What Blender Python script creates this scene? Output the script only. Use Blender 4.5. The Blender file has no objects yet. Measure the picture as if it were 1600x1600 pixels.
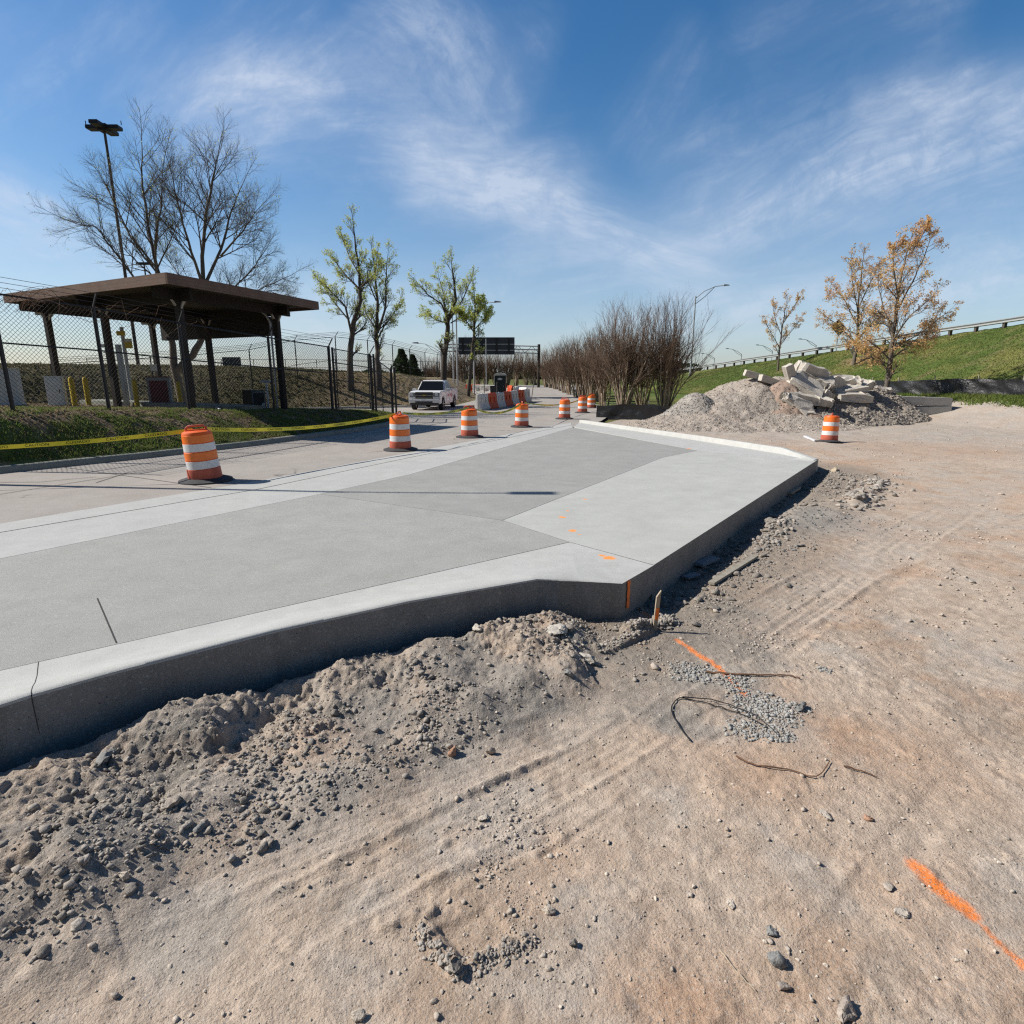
import bpy, bmesh, math, random
import numpy as np
from mathutils import Vector, Matrix, Quaternion
R = math.radians
scene = bpy.context.scene
COL = scene.collection

# ------------------------------------------------------------------ camera
F = 900.0; TH = math.atan(212 / 900); H = 1.85
cam = bpy.data.cameras.new('camera'); cam.sensor_width = 36; cam.lens = 36 * F / 1600
cam.clip_start = 0.05; cam.clip_end = 6000
co = bpy.data.objects.new('camera', cam); COL.objects.link(co)
co.location = (0, 0, H); co.rotation_euler = (R(90) - TH, 0, 0)
scene.camera = co

# ------------------------------------------------------------------ light, sky, exposure
SUN_EL = R(41); SUN_DIR = Vector((-0.994 * math.cos(SUN_EL), 0.112 * math.cos(SUN_EL), math.sin(SUN_EL))).normalized()
sl = bpy.data.lights.new('sun', 'SUN'); sl.energy = 5.0; sl.angle = R(0.5); sl.color = (1, 0.95, 0.87)
so = bpy.data.objects.new('sun', sl); COL.objects.link(so); so.location = (-20, 0, 30)
so.rotation_euler = SUN_DIR.to_track_quat('Z', 'Y').to_euler()
scene.view_settings.view_transform = 'Standard'; scene.view_settings.look = 'None'
scene.cycles.use_denoising = False; scene.cycles.filter_width = 1.25
scene.view_settings.exposure = 0.25; scene.view_settings.gamma = 1

class NT:
    """tiny node-graph helper"""
    def __init__(s, tree): s.t = tree; s.n = tree.nodes; s.l = tree.links
    def add(s, typ, ins=None, **kw):
        nd = s.n.new(typ)
        for k, v in kw.items(): setattr(nd, k, v)
        for k, v in (ins or {}).items():
            if hasattr(v, 'is_output') or isinstance(v, bpy.types.NodeSocket): s.l.new(v, nd.inputs[k])
            else: nd.inputs[k].default_value = v
        return nd
    def m(s, op, a, b=0.0, c=None, clamp=False):
        nd = s.n.new('ShaderNodeMath'); nd.operation = op; nd.use_clamp = clamp
        for i, v in enumerate((a, b, c)):
            if v is None: continue
            if isinstance(v, bpy.types.NodeSocket): s.l.new(v, nd.inputs[i])
            else: nd.inputs[i].default_value = v
        return nd.outputs[0]
    def vm(s, op, a, b=(0, 0, 0)):
        nd = s.n.new('ShaderNodeVectorMath'); nd.operation = op
        for i, v in enumerate((a, b)):
            if isinstance(v, bpy.types.NodeSocket): s.l.new(v, nd.inputs[i])
            else: nd.inputs[i].default_value = v
        return nd.outputs['Value'] if op in ('DISTANCE', 'LENGTH', 'DOT_PRODUCT') else nd.outputs[0]
    def noise(s, vec, scale, detail=4, rough=0.55, dist=0.0):
        nd = s.add('ShaderNodeTexNoise', {'Scale': scale, 'Detail': detail, 'Roughness': rough, 'Distortion': dist})
        if vec is not None: s.l.new(vec, nd.inputs['Vector'])
        return nd.outputs['Fac']
    def ramp(s, fac, stops):
        nd = s.n.new('ShaderNodeValToRGB'); s.l.new(fac, nd.inputs[0]); e = nd.color_ramp.elements
        while len(e) < len(stops): e.new(0.5)
        for i, (p, c) in enumerate(stops):
            e[i].position = p; e[i].color = (*c, 1) if len(c) == 3 else c
        return nd.outputs[0]
    def mr(s, v, a, b, c=0.0, d=1.0, smooth=True):
        nd = s.add('ShaderNodeMapRange', {'Value': v, 'From Min': a, 'From Max': b, 'To Min': c, 'To Max': d})
        if smooth: nd.interpolation_type = 'SMOOTHSTEP'
        return nd.outputs[0]
    def mix(s, fac, a, b, blend='MIX'):
        nd = s.n.new('ShaderNodeMix'); nd.data_type = 'RGBA'; nd.blend_type = blend
        for i, v in ((0, fac), (6, a), (7, b)):
            if isinstance(v, bpy.types.NodeSocket): s.l.new(v, nd.inputs[i])
            elif i == 0: nd.inputs[0].default_value = v
            else: nd.inputs[i].default_value = (*v, 1) if len(v) == 3 else v
        return nd.outputs[2]

# pixel helpers used to lay out the place (pixels of the photograph -> metres)
def ray(x, y):
    v = y - 800
    return (x - 800, F * math.cos(TH) - v * math.sin(TH), -F * math.sin(TH) - v * math.cos(TH))
def gp(x, y, z=0.0):
    r = ray(x, y); s = (z - H) / r[2]
    return (r[0] * s, r[1] * s, z)
def at(x, y, Y):
    r = ray(x, y); s = Y / r[1]
    return Vector((r[0] * s, Y, H + r[2] * s))
def zr(Y): return -0.0095 * (Y - 6)
def gpr(x, y, e=0.0):
    z = e
    for _ in range(12):
        p = gp(x, y, z); z = zr(p[1]) + e
    return Vector((p[0], p[1], z))

world = bpy.data.worlds.new('World'); scene.world = world; world.use_nodes = True
W = NT(world.node_tree); W.n.clear()
sky = W.add('ShaderNodeTexSky', sky_type='NISHITA'); sky.sun_disc = False
sky.sun_elevation = SUN_EL; sky.sun_rotation = math.atan2(SUN_DIR.x, SUN_DIR.y)
sky.air_density = 1.0; sky.dust_density = 0.6; sky.ozone_density = 2.2; sky.altitude = 0
tc = W.add('ShaderNodeTexCoord'); sp = W.add('ShaderNodeSeparateXYZ', {0: tc.outputs['Generated']})
dyc = W.m('MAXIMUM', sp.outputs[1], 0.08)
U = W.m('DIVIDE', sp.outputs[0], dyc); V = W.m('DIVIDE', sp.outputs[2], dyc)
uv = W.add('ShaderNodeCombineXYZ', {0: U, 1: V, 2: 0.0}).outputs[0]
warp = W.add('ShaderNodeTexNoise', {'Vector': uv, 'Scale': 2.2, 'Detail': 4.0, 'Roughness': 0.55}).outputs['Color']
uvw = W.vm('ADD', uv, W.vm('MULTIPLY', W.vm('SUBTRACT', warp, (0.5, 0.5, 0.5)), (0.17, 0.12, 0)))
def streak(x0, y0, x1, y1, w0, amp, fs=(3.0, 16.0), rotoff=0.0, seed=0.0, soft=1.0):
    a = at(x0, y0, 1); b = at(x1, y1, 1); a = (a.x, a.z - H); b = (b.x, b.z - H)
    dx, dy = b[0] - a[0], b[1] - a[1]; L = math.hypot(dx, dy); ang = math.atan2(dy, dx)
    mp = W.add('ShaderNodeMapping', {'Vector': W.vm('SUBTRACT', uvw, (a[0], a[1], 0)), 'Rotation': (0, 0, -ang)})
    s_ = W.add('ShaderNodeSeparateXYZ', {0: mp.outputs[0]})
    along = W.m('DIVIDE', s_.outputs[0], L)
    edge = W.m('MULTIPLY', W.mr(along, -0.12, 0.16), W.mr(along, 1.12, 0.84))
    q = W.m('DIVIDE', s_.outputs[1], w0); g = W.m('POWER', 2.718, W.m('MULTIPLY', W.m('MULTIPLY', q, q), -1.0))
    mp2 = W.add('ShaderNodeMapping', {'Vector': uvw, 'Rotation': (0, 0, -ang - rotoff), 'Location': (seed, seed * 1.7, 0)})
    mp3 = W.add('ShaderNodeMapping', {'Vector': mp2.outputs[0], 'Scale': (fs[0], fs[1], 1)})
    f = W.noise(mp3.outputs[0], 1.0, 8, 0.62, 0.15)
    f = W.mr(f, 0.33, 0.7)
    f2 = W.noise(mp3.outputs[0], 4.5, 6, 0.65, 0.3); f3 = W.noise(uvw, 11.0 + seed * .4, 8, 0.72, 0.4); f = W.m('MULTIPLY', W.m('MULTIPLY', f, W.mr(f2, 0.3, 0.62, 0.62, 1.12)), W.mr(f3, 0.34, 0.62, 0.45, 1.2))
    f = W.m('ADD', W.m('MULTIPLY', f, 0.75), 0.25 * soft)
    return W.m('MULTIPLY', W.m('MULTIPLY', W.m('MULTIPLY', edge, g), f), amp)
parts = [streak(300, 130, 900, 320, 0.075, 0.60, (2.6, 11), 0.35, 1.0), streak(620, 230, 1120, 425, 0.050, 0.72, (2.4, 13), 0.12, 2.0),
         streak(560, 20, 840, 150, 0.080, 0.36, (4, 10), -0.3, 3.0), streak(1040, 320, 1640, 225, 0.085, 0.62, (1.8, 11), 0.25, 4.0),
         streak(1360, 185, 1660, 110, 0.036, 0.65, (3, 13), 0.2, 5.0), streak(960, 240, 1120, 60, 0.045, 0.14, (3, 12), 0.1, 6.0),
         streak(-250, 240, 150, 360, 0.055, 0.55, (2, 9), 0.0, 7.0), streak(-200, 440, 620, 500, 0.10, 0.48, (1.6, 9), 0.0, 8.0),
         streak(600, 480, 1700, 430, 0.095, 0.50, (1.4, 8), 0.1, 9.0), streak(230, 230, 560, 40, 0.085, 0.34, (3, 12), 0.2, 10.0), streak(1150, 60, 1500, 20, .06, .2, (2, 10), .3, 11.0), streak(-60, 120, 260, 60, .08, .2, (2, 8), .3, 12.0)]
cl = parts[0]
for p_ in parts[1:]: cl = W.m('ADD', cl, p_)
cl = W.m('MINIMUM', cl, 0.72)
lowhaze = W.m('MULTIPLY', W.mr(sp.outputs[2], 0.36, 0.0), 0.34)
skysat = W.add('ShaderNodeHueSaturation', {'Color': sky.outputs[0], 'Saturation': 1.34, 'Value': 1.1}).outputs[0]
c1 = W.mix(lowhaze, skysat, (4.1, 5.2, 7.2))
c2 = W.mix(cl, c1, (6.3, 7.0, 8.2))
bk = W.m('MULTIPLY', W.mr(sp.outputs[1], -0.5, 0.15, 0.42, 1.0), W.mr(sp.outputs[2], 0.95, 0.62, 0.6, 1.0))   # unseen sky behind and overhead dimmed to deepen shade on the slab faces
c2 = W.mix(1.0, c2, W.add('ShaderNodeCombineXYZ', {0: bk, 1: bk, 2: bk}).outputs[0], 'MULTIPLY')
bg = W.add('ShaderNodeBackground', {'Color': c2, 'Strength': 0.09})
out = W.add('ShaderNodeOutputWorld', {0: bg.outputs[0]})

# ------------------------------------------------------------------ materials
def mat(name, base, rough=0.85, var=0.12, scale=6.0, bump=0.0, bscale=60.0, metallic=0.0, spec=0.3, stops=None, attr=None, extra=None, backface=None):
    m = bpy.data.materials.new(name); m.use_nodes = True; T = NT(m.node_tree); T.n.clear()
    tcn = T.add('ShaderNodeTexCoord'); ob = T.add('ShaderNodeNewGeometry').outputs['Position'] if attr or extra == 'world' or callable(extra) else tcn.outputs['Object']
    n1 = T.noise(ob, scale, 6, 0.6); 
    k = T.mr(n1, 0.3, 0.7, 1 - var, 1 + var, False)
    if stops: c = T.ramp(n1, stops)
    else:
        c = T.add('ShaderNodeAttribute', attribute_name=attr).outputs['Color'] if attr else None
        kk = T.add('ShaderNodeCombineXYZ', {0: k, 1: k, 2: k}).outputs[0]
        c = T.mix(1.0, c if c is not None else base, kk, 'MULTIPLY')
    if callable(extra): c = extra(T, ob, c)
    b = T.add('ShaderNodeBsdfPrincipled', {'Base Color': c, 'Roughness': rough, 'Metallic': metallic, 'Specular IOR Level': spec})
    if bump:
        n2 = T.noise(ob, bscale, 5, 0.65)
        bp = T.add('ShaderNodeBump', {'Height': n2, 'Strength': 1.0, 'Distance': bump}); T.l.new(bp.outputs[0], b.inputs['Normal'])
    T.add('ShaderNodeOutputMaterial', {0: b.outputs[0]})
    return m

def soil_extra(T, ob, c):
    # fine pebbles and specks of lighter and darker grains
    v = T.add('ShaderNodeTexVoronoi', {'Vector': ob, 'Scale': 85.0}); s = T.mr(v.outputs['Distance'], 0.0, 0.55, 1.0, 0.0)
    h = T.add('ShaderNodeSeparateXYZ', {0: v.outputs['Color']})
    a = T.mix(T.m('MULTIPLY', s, T.m('GREATER_THAN', h.outputs[0], 0.84)), c, (0.45, 0.42, 0.38))
    a = T.mix(T.m('MULTIPLY', s, T.m('GREATER_THAN', h.outputs[1], 0.9)), a, (0.14, 0.12, 0.10))
    v = T.add('ShaderNodeTexVoronoi', {'Vector': ob, 'Scale': 190.0}); s = T.mr(v.outputs['Distance'], 0.1, 0.5, 1.0, 0.0); h = T.add('ShaderNodeSeparateXYZ', {0: v.outputs['Color']})
    a = T.mix(T.m('MULTIPLY', s, T.m('GREATER_THAN', h.outputs[0], 0.72)), a, (0.60, 0.54, 0.47))
    a = T.mix(T.m('MULTIPLY', s, T.m('GREATER_THAN', h.outputs[1], 0.80)), a, (0.17, 0.14, 0.115))
    n = T.noise(ob, 2.3, 5, 0.6)
    a = T.mix(T.mr(n, 0.5, 0.72, 0, 0.3), a, (0.34, 0.22, 0.14))
    n = T.noise(ob, 55.0, 4, 0.7)
    return T.mix(T.mr(n, 0.35, 0.65, 0.0, 0.35), a, T.mix(1.0, a, (0.72, 0.70, 0.68), 'MULTIPLY'))
def conc_extra(tint, crack=0.0, streaky=0.0, dirt=(0.33, 0.27, 0.2), dirtamt=0.0):
    def f(T, ob, c):
        n = T.noise(ob, 0.9, 6, 0.6); a = T.mix(T.mr(n, 0.35, 0.7, 0, 0.3), c, tint)
        n = T.noise(ob, 130.0, 3, 0.7); a = T.mix(T.mr(n, 0.4, 0.75, 0.0, 0.22), a, T.mix(1.0, a, (0.6, 0.6, 0.6), 'MULTIPLY'))
        n = T.noise(ob, 45.0, 4, 0.8); a = T.mix(T.mr(n, 0.53, 0.70, 0.0, 0.45), a, (0.60, 0.60, 0.58))
        n = T.noise(ob, 3.2, 5, 0.7); a = T.mix(T.mr(n, 0.35, 0.6, 0.22, 0.0), a, T.mix(1.0, a, (0.78, 0.77, 0.75), 'MULTIPLY'))
        wv = T.add('ShaderNodeMapping', {'Vector': ob, 'Rotation': (0, 0, -0.64), 'Scale': (1.2, 70.0, 1.0)}); nb_ = T.noise(wv.outputs[0], 1.0, 4, 0.7); a = T.mix(T.mr(nb_, 0.4, 0.72, 0.0, 0.22), a, T.mix(1.0, a, (0.82, 0.81, 0.79), 'MULTIPLY'))
        n = T.noise(ob, 0.45, 5, 0.7, 1.2); a = T.mix(T.mr(n, 0.48, 0.66, 0.0, 0.3), a, T.mix(1.0, a, (1.16, 1.15, 1.12), 'MULTIPLY'))
        n = T.noise(ob, 2.6, 7, 0.75, 0.6); a = T.mix(T.mr(n, 0.58, 0.72, 0.0, 0.35), a, T.mix(1.0, a, (0.80, 0.76, 0.70), 'MULTIPLY'))
        if crack:
            v = T.add('ShaderNodeTexVoronoi', {'Vector': T.vm('ADD', ob, T.vm('MULTIPLY', T.add('ShaderNodeTexNoise', {'Vector': ob, 'Scale': 1.3, 'Detail': 6.0}).outputs['Color'], (1.6, 1.6, 0))), 'Scale': 0.17}, feature='DISTANCE_TO_EDGE')
            k = T.m('MULTIPLY', T.mr(v.outputs['Distance'], 0.0, 0.006, crack, 0.0), T.mr(T.noise(ob, 0.35, 2), 0.48, 0.56))
            a = T.mix(k, a, (0.08, 0.075, 0.07))
        if dirtamt:
            n = T.noise(ob, 1.7, 7, 0.65, 0.8); a = T.mix(T.mr(n, 0.5, 0.75, 0.0, dirtamt), a, dirt)
        return a
    return f
SPOTS = [(877, 808, .05), (894, 829, .055), (952, 872, .07), (914, 780, .04), (886, 798, .03), (1076, 701, .08), (905, 835, .02), (940, 868, .04)]
def apron_extra(T, ob, c):
    a = conc_extra((0.50, 0.51, 0.49))(T, ob, c)
    w = T.vm('ADD', ob, T.vm('MULTIPLY', T.vm('SUBTRACT', T.add('ShaderNodeTexNoise', {'Vector': ob, 'Scale': 14.0, 'Detail': 5.0}).outputs['Color'], (0.5, 0.5, 0.5)), (0.12, 0.12, 0)))
    for x, y, r in SPOTS:
        p = gpr(x, y); d = T.vm('DISTANCE', w, tuple(p)); a = T.mix(T.mr(d, r * .55, r * 1.25, 0.95, 0.0), a, (0.90, 0.30, 0.05))
    return a
M = {}
M['soil'] = mat('soil', None, 0.95, 0.18, 14.0, 0.011, 75.0, attr='col', extra=soil_extra, spec=0.15)
M['grass_ground'] = mat('grass_ground', None, 0.95, 0.35, 5.0, 0.05, 22.0, attr='col', spec=0.1)
M['conc_light'] = mat('concrete_light', (0.45, 0.452, 0.43), 0.8, 0.05, 3.0, 0.002, 200.0, extra=conc_extra((0.40, 0.41, 0.39)), spec=0.3)
M['conc_apron'] = mat('concrete_apron', (0.44, 0.443, 0.412), 0.8, 0.05, 2.0, 0.0015, 180.0, extra=apron_extra, spec=0.3)
M['conc_kerb'] = mat('concrete_kerb', (0.46, 0.46, 0.435), 0.8, 0.06, 5.0, 0.0025, 160.0, extra=apron_extra, spec=0.3)
def form_shade_extra(T, ob, c):
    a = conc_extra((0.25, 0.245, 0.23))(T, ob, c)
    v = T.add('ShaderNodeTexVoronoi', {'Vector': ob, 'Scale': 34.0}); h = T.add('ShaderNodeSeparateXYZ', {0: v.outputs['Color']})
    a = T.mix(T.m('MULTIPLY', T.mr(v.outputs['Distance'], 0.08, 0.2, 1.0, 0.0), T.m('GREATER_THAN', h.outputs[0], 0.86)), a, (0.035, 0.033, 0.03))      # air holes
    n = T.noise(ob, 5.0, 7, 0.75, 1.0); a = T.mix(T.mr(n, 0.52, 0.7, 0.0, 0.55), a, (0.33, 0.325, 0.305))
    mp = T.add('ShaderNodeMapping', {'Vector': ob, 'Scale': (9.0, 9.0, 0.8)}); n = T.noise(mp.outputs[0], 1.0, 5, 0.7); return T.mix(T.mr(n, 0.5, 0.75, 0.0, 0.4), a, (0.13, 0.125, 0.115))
M['conc_form_shade'] = mat('formed_concrete_shaded', (0.23, 0.225, 0.212), 0.85, 0.14, 2.5, 0.006, 40.0, extra=form_shade_extra, spec=0.25)  # formed slab sides, with their shade put into a darker base colour
M['conc_dark'] = mat('concrete_dark', (0.325, 0.322, 0.303), 0.8, 0.07, 2.0, 0.002, 220.0, extra=conc_extra((0.27, 0.268, 0.25)), spec=0.3)
M['conc_mid'] = mat('concrete_mid', (0.35, 0.348, 0.326), 0.85, 0.06, 2.4, 0.005, 170.0, extra=conc_extra((0.39, 0.388, 0.37)), spec=0.3)
M['road'] = mat('old_road', (0.345, 0.315, 0.285), 0.9, 0.07, 1.2, 0.003, 90.0, extra=conc_extra((0.40, 0.375, 0.345), 0.75, dirtamt=0.45, dirt=(0.30, 0.255, 0.21)), spec=0.2)
M['old_kerb'] = mat('old_kerb', (0.26, 0.26, 0.22), 0.9, 0.2, 3.0, 0.006, 40.0, extra='world')
M['joint'] = mat('joint', (0.05, 0.048, 0.045), 0.95, 0.2, 4.0)
M['rubble'] = mat('rubble', (0.50, 0.46, 0.40), 0.9, 0.16, 3.0, 0.02, 18.0)
M['block'] = mat('block_concrete', (0.46, 0.45, 0.42), 0.9, 0.12, 3.0, 0.006, 40.0)
M['stone'] = mat('stone', (0.38, 0.325, 0.275), 0.9, 0.3, 9.0, 0.01, 60.0)
M['stone_grey'] = mat('stone_grey', (0.25, 0.25, 0.24), 0.9, 0.25, 9.0, 0.01, 60.0)
M['pebble'] = mat('pebble', (0.46, 0.395, 0.33), 0.9, 0.3, 7.0, 0.01, 60.0)
M['heap_stone'] = mat('heap_stone', (0.34, 0.305, 0.265), 0.9, 0.35, 5.0, 0.01, 60.0)
M['patch_stone'] = mat('patch_stone', (0.37, 0.36, 0.335), 0.9, 0.2, 9.0, 0.01, 60.0)
M['stone_pale'] = mat('stone_pale', (0.55, 0.48, 0.40), 0.9, 0.2, 9.0, 0.01, 60.0)
M['stone_red'] = mat('stone_red', (0.40, 0.24, 0.16), 0.9, 0.2, 9.0, 0.01, 60.0)
M['clod'] = mat('clod', (0.29, 0.26, 0.225), 0.95, 0.3, 20.0, 0.015, 90.0)
def scuff(T, ob, c):
    n = T.noise(ob, 11.0, 7, 0.7, 0.8); a = T.mix(T.mr(n, 0.54, 0.70, 0.0, 0.45), c, T.mix(0.5, T.mix(1.0, c, (0.5, 0.45, 0.42), 'MULTIPLY'), (0.25, 0.22, 0.2)))
    mp = T.add('ShaderNodeMapping', {'Vector': ob, 'Scale': (4.0, 4.0, 60.0)}); n = T.noise(mp.outputs[0], 1.0, 4, 0.6); return T.mix(T.mr(n, 0.66, 0.74, 0.0, 0.5), a, (0.2, 0.17, 0.15))
M['orange'] = mat('drum_orange', (0.80, 0.13, 0.018), 0.5, 0.06, 5.0, spec=0.4, extra=scuff)
M['orange_band'] = mat('reflective_orange', (0.88, 0.19, 0.02), 0.35, 0.05, 8.0, spec=0.6, extra=scuff)
M['white_band'] = mat('reflective_white', (0.70, 0.70, 0.70), 0.4, 0.08, 9.0, spec=0.6, extra=scuff)
M['drum_red'] = mat('drum_dull_red', (0.50, 0.12, 0.075), 0.6, 0.18, 12.0, extra=scuff)
M['rubber'] = mat('rubber', (0.055, 0.055, 0.058), 0.8, 0.35, 14.0, 0.004, 70.0)
M['tape'] = mat('tape_yellow', (0.80, 0.68, 0.03), 0.35, 0.05, 6.0, spec=0.5)
M['ink'] = mat('black_ink', (0.03, 0.03, 0.02), 0.6, 0.05)
M['black'] = mat('black_metal', (0.022, 0.022, 0.024), 0.5, 0.2, 8.0, spec=0.4)
M['galv'] = mat('galvanised', (0.42, 0.43, 0.44), 0.45, 0.1, 8.0, metallic=0.4)
M['rail'] = mat('guardrail_steel', (0.33, 0.34, 0.335), 0.5, 0.12, 6.0, metallic=0.3)
M['dark_wood'] = mat('dark_wood', (0.024, 0.02, 0.018), 0.8, 0.3, 14.0, 0.004, 30.0)
M['column'] = mat('column_brown', (0.035, 0.027, 0.022), 0.7, 0.3, 8.0, 0.003, 30.0)
def fascia_extra(T, ob, c):
    s = T.add('ShaderNodeSeparateXYZ', {0: ob}); ln = T.m('FRACT', T.m('MULTIPLY', s.outputs[2], 9.0))
    k = T.mr(ln, 0.86, 0.96, 0, 1); a = T.mix(T.m('MULTIPLY', k, 0.5), c, (0.03, 0.02, 0.015))
    n = T.noise(ob, 1.2, 5, 0.6); return T.mix(T.mr(n, 0.45, 0.7, 0, 0.6), a, (0.16, 0.085, 0.055))
M['fascia'] = mat('fascia_boards', (0.16, 0.105, 0.078), 0.8, 0.2, 3.0, 0.004, 25.0, extra=fascia_extra)
M['soffit'] = mat('soffit', (0.06, 0.05, 0.04), 0.85, 0.2, 4.0)
M['brace'] = mat('brace_metal', (0.45, 0.42, 0.38), 0.6, 0.1)
M['bark'] = mat('bark', (0.13, 0.11, 0.09), 0.9, 0.35, 9.0, 0.01, 30.0)
M['bark_dark'] = mat('bark_dark', (0.085, 0.072, 0.06), 0.9, 0.3, 9.0, 0.01, 30.0)
M['bark_myrtle'] = mat('bark_myrtle', (0.30, 0.235, 0.175), 0.8, 0.3, 6.0, 0.004, 30.0)
M['twig_myrtle'] = mat('twig_myrtle', (0.17, 0.115, 0.08), 0.85, 0.3, 2.0)
def leafmat(name, a, b):
    m = mat(name, a, 0.7, 0.0, 0.8, stops=[(0.3, a), (0.7, b)], spec=0.2); T = NT(m.node_tree)
    pb = [n for n in T.n if n.type == 'BSDF_PRINCIPLED'][0]; ou = [n for n in T.n if n.type == 'OUTPUT_MATERIAL'][0]
    tl = T.add('ShaderNodeBsdfTranslucent', {'Color': pb.inputs['Base Color'].links[0].from_socket}); mx = T.add('ShaderNodeMixShader', {0: 0.45, 1: pb.outputs[0], 2: tl.outputs[0]}); T.l.new(mx.outputs[0], ou.inputs[0]); return m
M['leaf_green'] = leafmat('leaf_spring_green', (0.60, 0.62, 0.20), (0.46, 0.52, 0.14))
M['leaf_orange'] = leafmat('leaf_orange', (0.68, 0.42, 0.26), (0.75, 0.52, 0.18))
M['leaf_dark'] = leafmat('leaf_evergreen', (0.03, 0.055, 0.02), (0.05, 0.08, 0.03))
M['grass'] = leafmat('grass_blades', (0.13, 0.20, 0.04), (0.20, 0.23, 0.065))
M['litter'] = leafmat('leaf_litter', (0.25, 0.19, 0.125), (0.17, 0.135, 0.085))
M['bank_grass'] = leafmat('bank_grass', (0.085, 0.12, 0.03), (0.17, 0.16, 0.06))
M['ivy'] = leafmat('ivy', (0.055, 0.07, 0.032), (0.15, 0.12, 0.065))
M['silt'] = mat('silt_fabric', (0.013, 0.013, 0.014), 0.38, 0.4, 3.0, 0.03, 6.0, spec=0.5)
M['wood'] = mat('stake_wood', (0.40, 0.33, 0.24), 0.85, 0.2, 20.0, 0.003, 60.0)
M['plank'] = mat('plank_grey', (0.30, 0.27, 0.22), 0.85, 0.2, 14.0, 0.003, 60.0)
M['blue_scrap'] = mat('blue_scrap', (0.22, 0.26, 0.30), 0.35, 0.1, 9.0)
M['paint_orange'] = mat('spray_orange', (0.85, 0.22, 0.05), 0.8, 0.15, 30.0)
M['paint_shaded'] = mat('spray_orange_shade', (0.62, 0.13, 0.04), 0.8, 0.2, 30.0)  # darker copy of the orange spray, shade put into its colour
M['white_paint'] = mat('truck_white', (0.70, 0.70, 0.70), 0.3, 0.03, 3.0, spec=0.6)
M['glass'] = mat('dark_glass', (0.008, 0.009, 0.011), 0.12, 0.1, spec=0.25)
M['chrome'] = mat('chrome', (0.6, 0.6, 0.6), 0.2, 0.05, metallic=0.9)
M['tyre'] = mat('tyre', (0.02, 0.02, 0.02), 0.8, 0.2, 9.0)
M['rim'] = mat('rim', (0.35, 0.35, 0.36), 0.35, 0.1, metallic=0.7)
M['grey_plastic'] = mat('dark_trim', (0.05, 0.05, 0.052), 0.6, 0.1)
M['red_decal'] = mat('red_decal', (0.65, 0.10, 0.05), 0.5, 0.05)
M['gold'] = mat('gold_emblem', (0.6, 0.4, 0.1), 0.4, 0.05, metallic=0.5)
M['barrier_orange'] = mat('barrier_orange', (0.62, 0.09, 0.03), 0.55, 0.15, 5.0)
M['barrier_white'] = mat('barrier_white', (0.68, 0.66, 0.63), 0.55, 0.1, 5.0)
M['potty'] = mat('toilet_dark_green', (0.018, 0.03, 0.032), 0.5, 0.15, 5.0)
M['potty_roof'] = mat('toilet_roof', (0.62, 0.62, 0.58), 0.5, 0.08, 5.0)
M['yellow'] = mat('bollard_yellow', (0.55, 0.40, 0.04), 0.6, 0.15, 6.0)
M['white'] = mat('white_enamel', (0.62, 0.64, 0.66), 0.5, 0.1, 4.0)
M['maroon'] = mat('maroon', (0.12, 0.02, 0.03), 0.5, 0.1)
M['grey_box'] = mat('grey_box', (0.25, 0.26, 0.27), 0.5, 0.1)
M['sign_back'] = mat('sign_back', (0.05, 0.058, 0.07), 0.5, 0.15, 3.0)
M['wire'] = mat('wire', (0.025, 0.023, 0.022), 0.6, 0.1)
M['root'] = mat('root', (0.16, 0.09, 0.055), 0.9, 0.2)
M['pile_gravel'] = mat('pile_gravel', (0.40, 0.35, 0.30), 0.95, 0.25, 3.0, 0.05, 16.0, extra=soil_extra)
M['pile_grey'] = mat('pile_grey', (0.36, 0.33, 0.295), 0.95, 0.25, 3.0, 0.05, 16.0, extra=soil_extra)
M['pile_red'] = mat('pile_red', (0.32, 0.235, 0.185), 0.95, 0.2, 3.0, 0.03, 16.0)
M['pile_dark'] = mat('pile_dark', (0.30, 0.265, 0.225), 0.95, 0.25, 3.0, 0.05, 12.0, extra=soil_extra)

# ------------------------------------------------------------------ object helpers
def tag(o, label=None, cat=None, group=None, kind=None):
    if label: o['label'] = label
    if cat: o['category'] = cat
    if group: o['group'] = group
    if kind: o['kind'] = kind
    return o
def thing(name, label, cat, loc=(0, 0, 0), rz=0.0, group=None):
    o = bpy.data.objects.new(name, None); COL.objects.link(o); o.location = loc; o.rotation_euler = (0, 0, rz)
    o.empty_display_size = 0.2
    return tag(o, label, cat, group)
def link(name, me, m, parent=None, smooth=False):
    if m is not None:
        me.materials.clear(); me.materials.append(m)
    if smooth: me.polygons.foreach_set('use_smooth', [True] * len(me.polygons))
    o = bpy.data.objects.new(name, me); COL.objects.link(o)
    if parent is not None: o.parent = parent
    return o
def dup(root, loc=None, rz=None, scale=None, label=None):
    def cp(o, par):
        c = o.copy(); COL.objects.link(c)
        if par is not None: c.parent = par
        for ch in list(o.children): cp(ch, c)
        return c
    r = cp(root, None)
    if loc is not None: r.location = loc
    if rz is not None: r.rotation_euler = (0, 0, rz)
    if scale is not None: r.scale = scale
    if label: r['label'] = label
    return r
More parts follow.
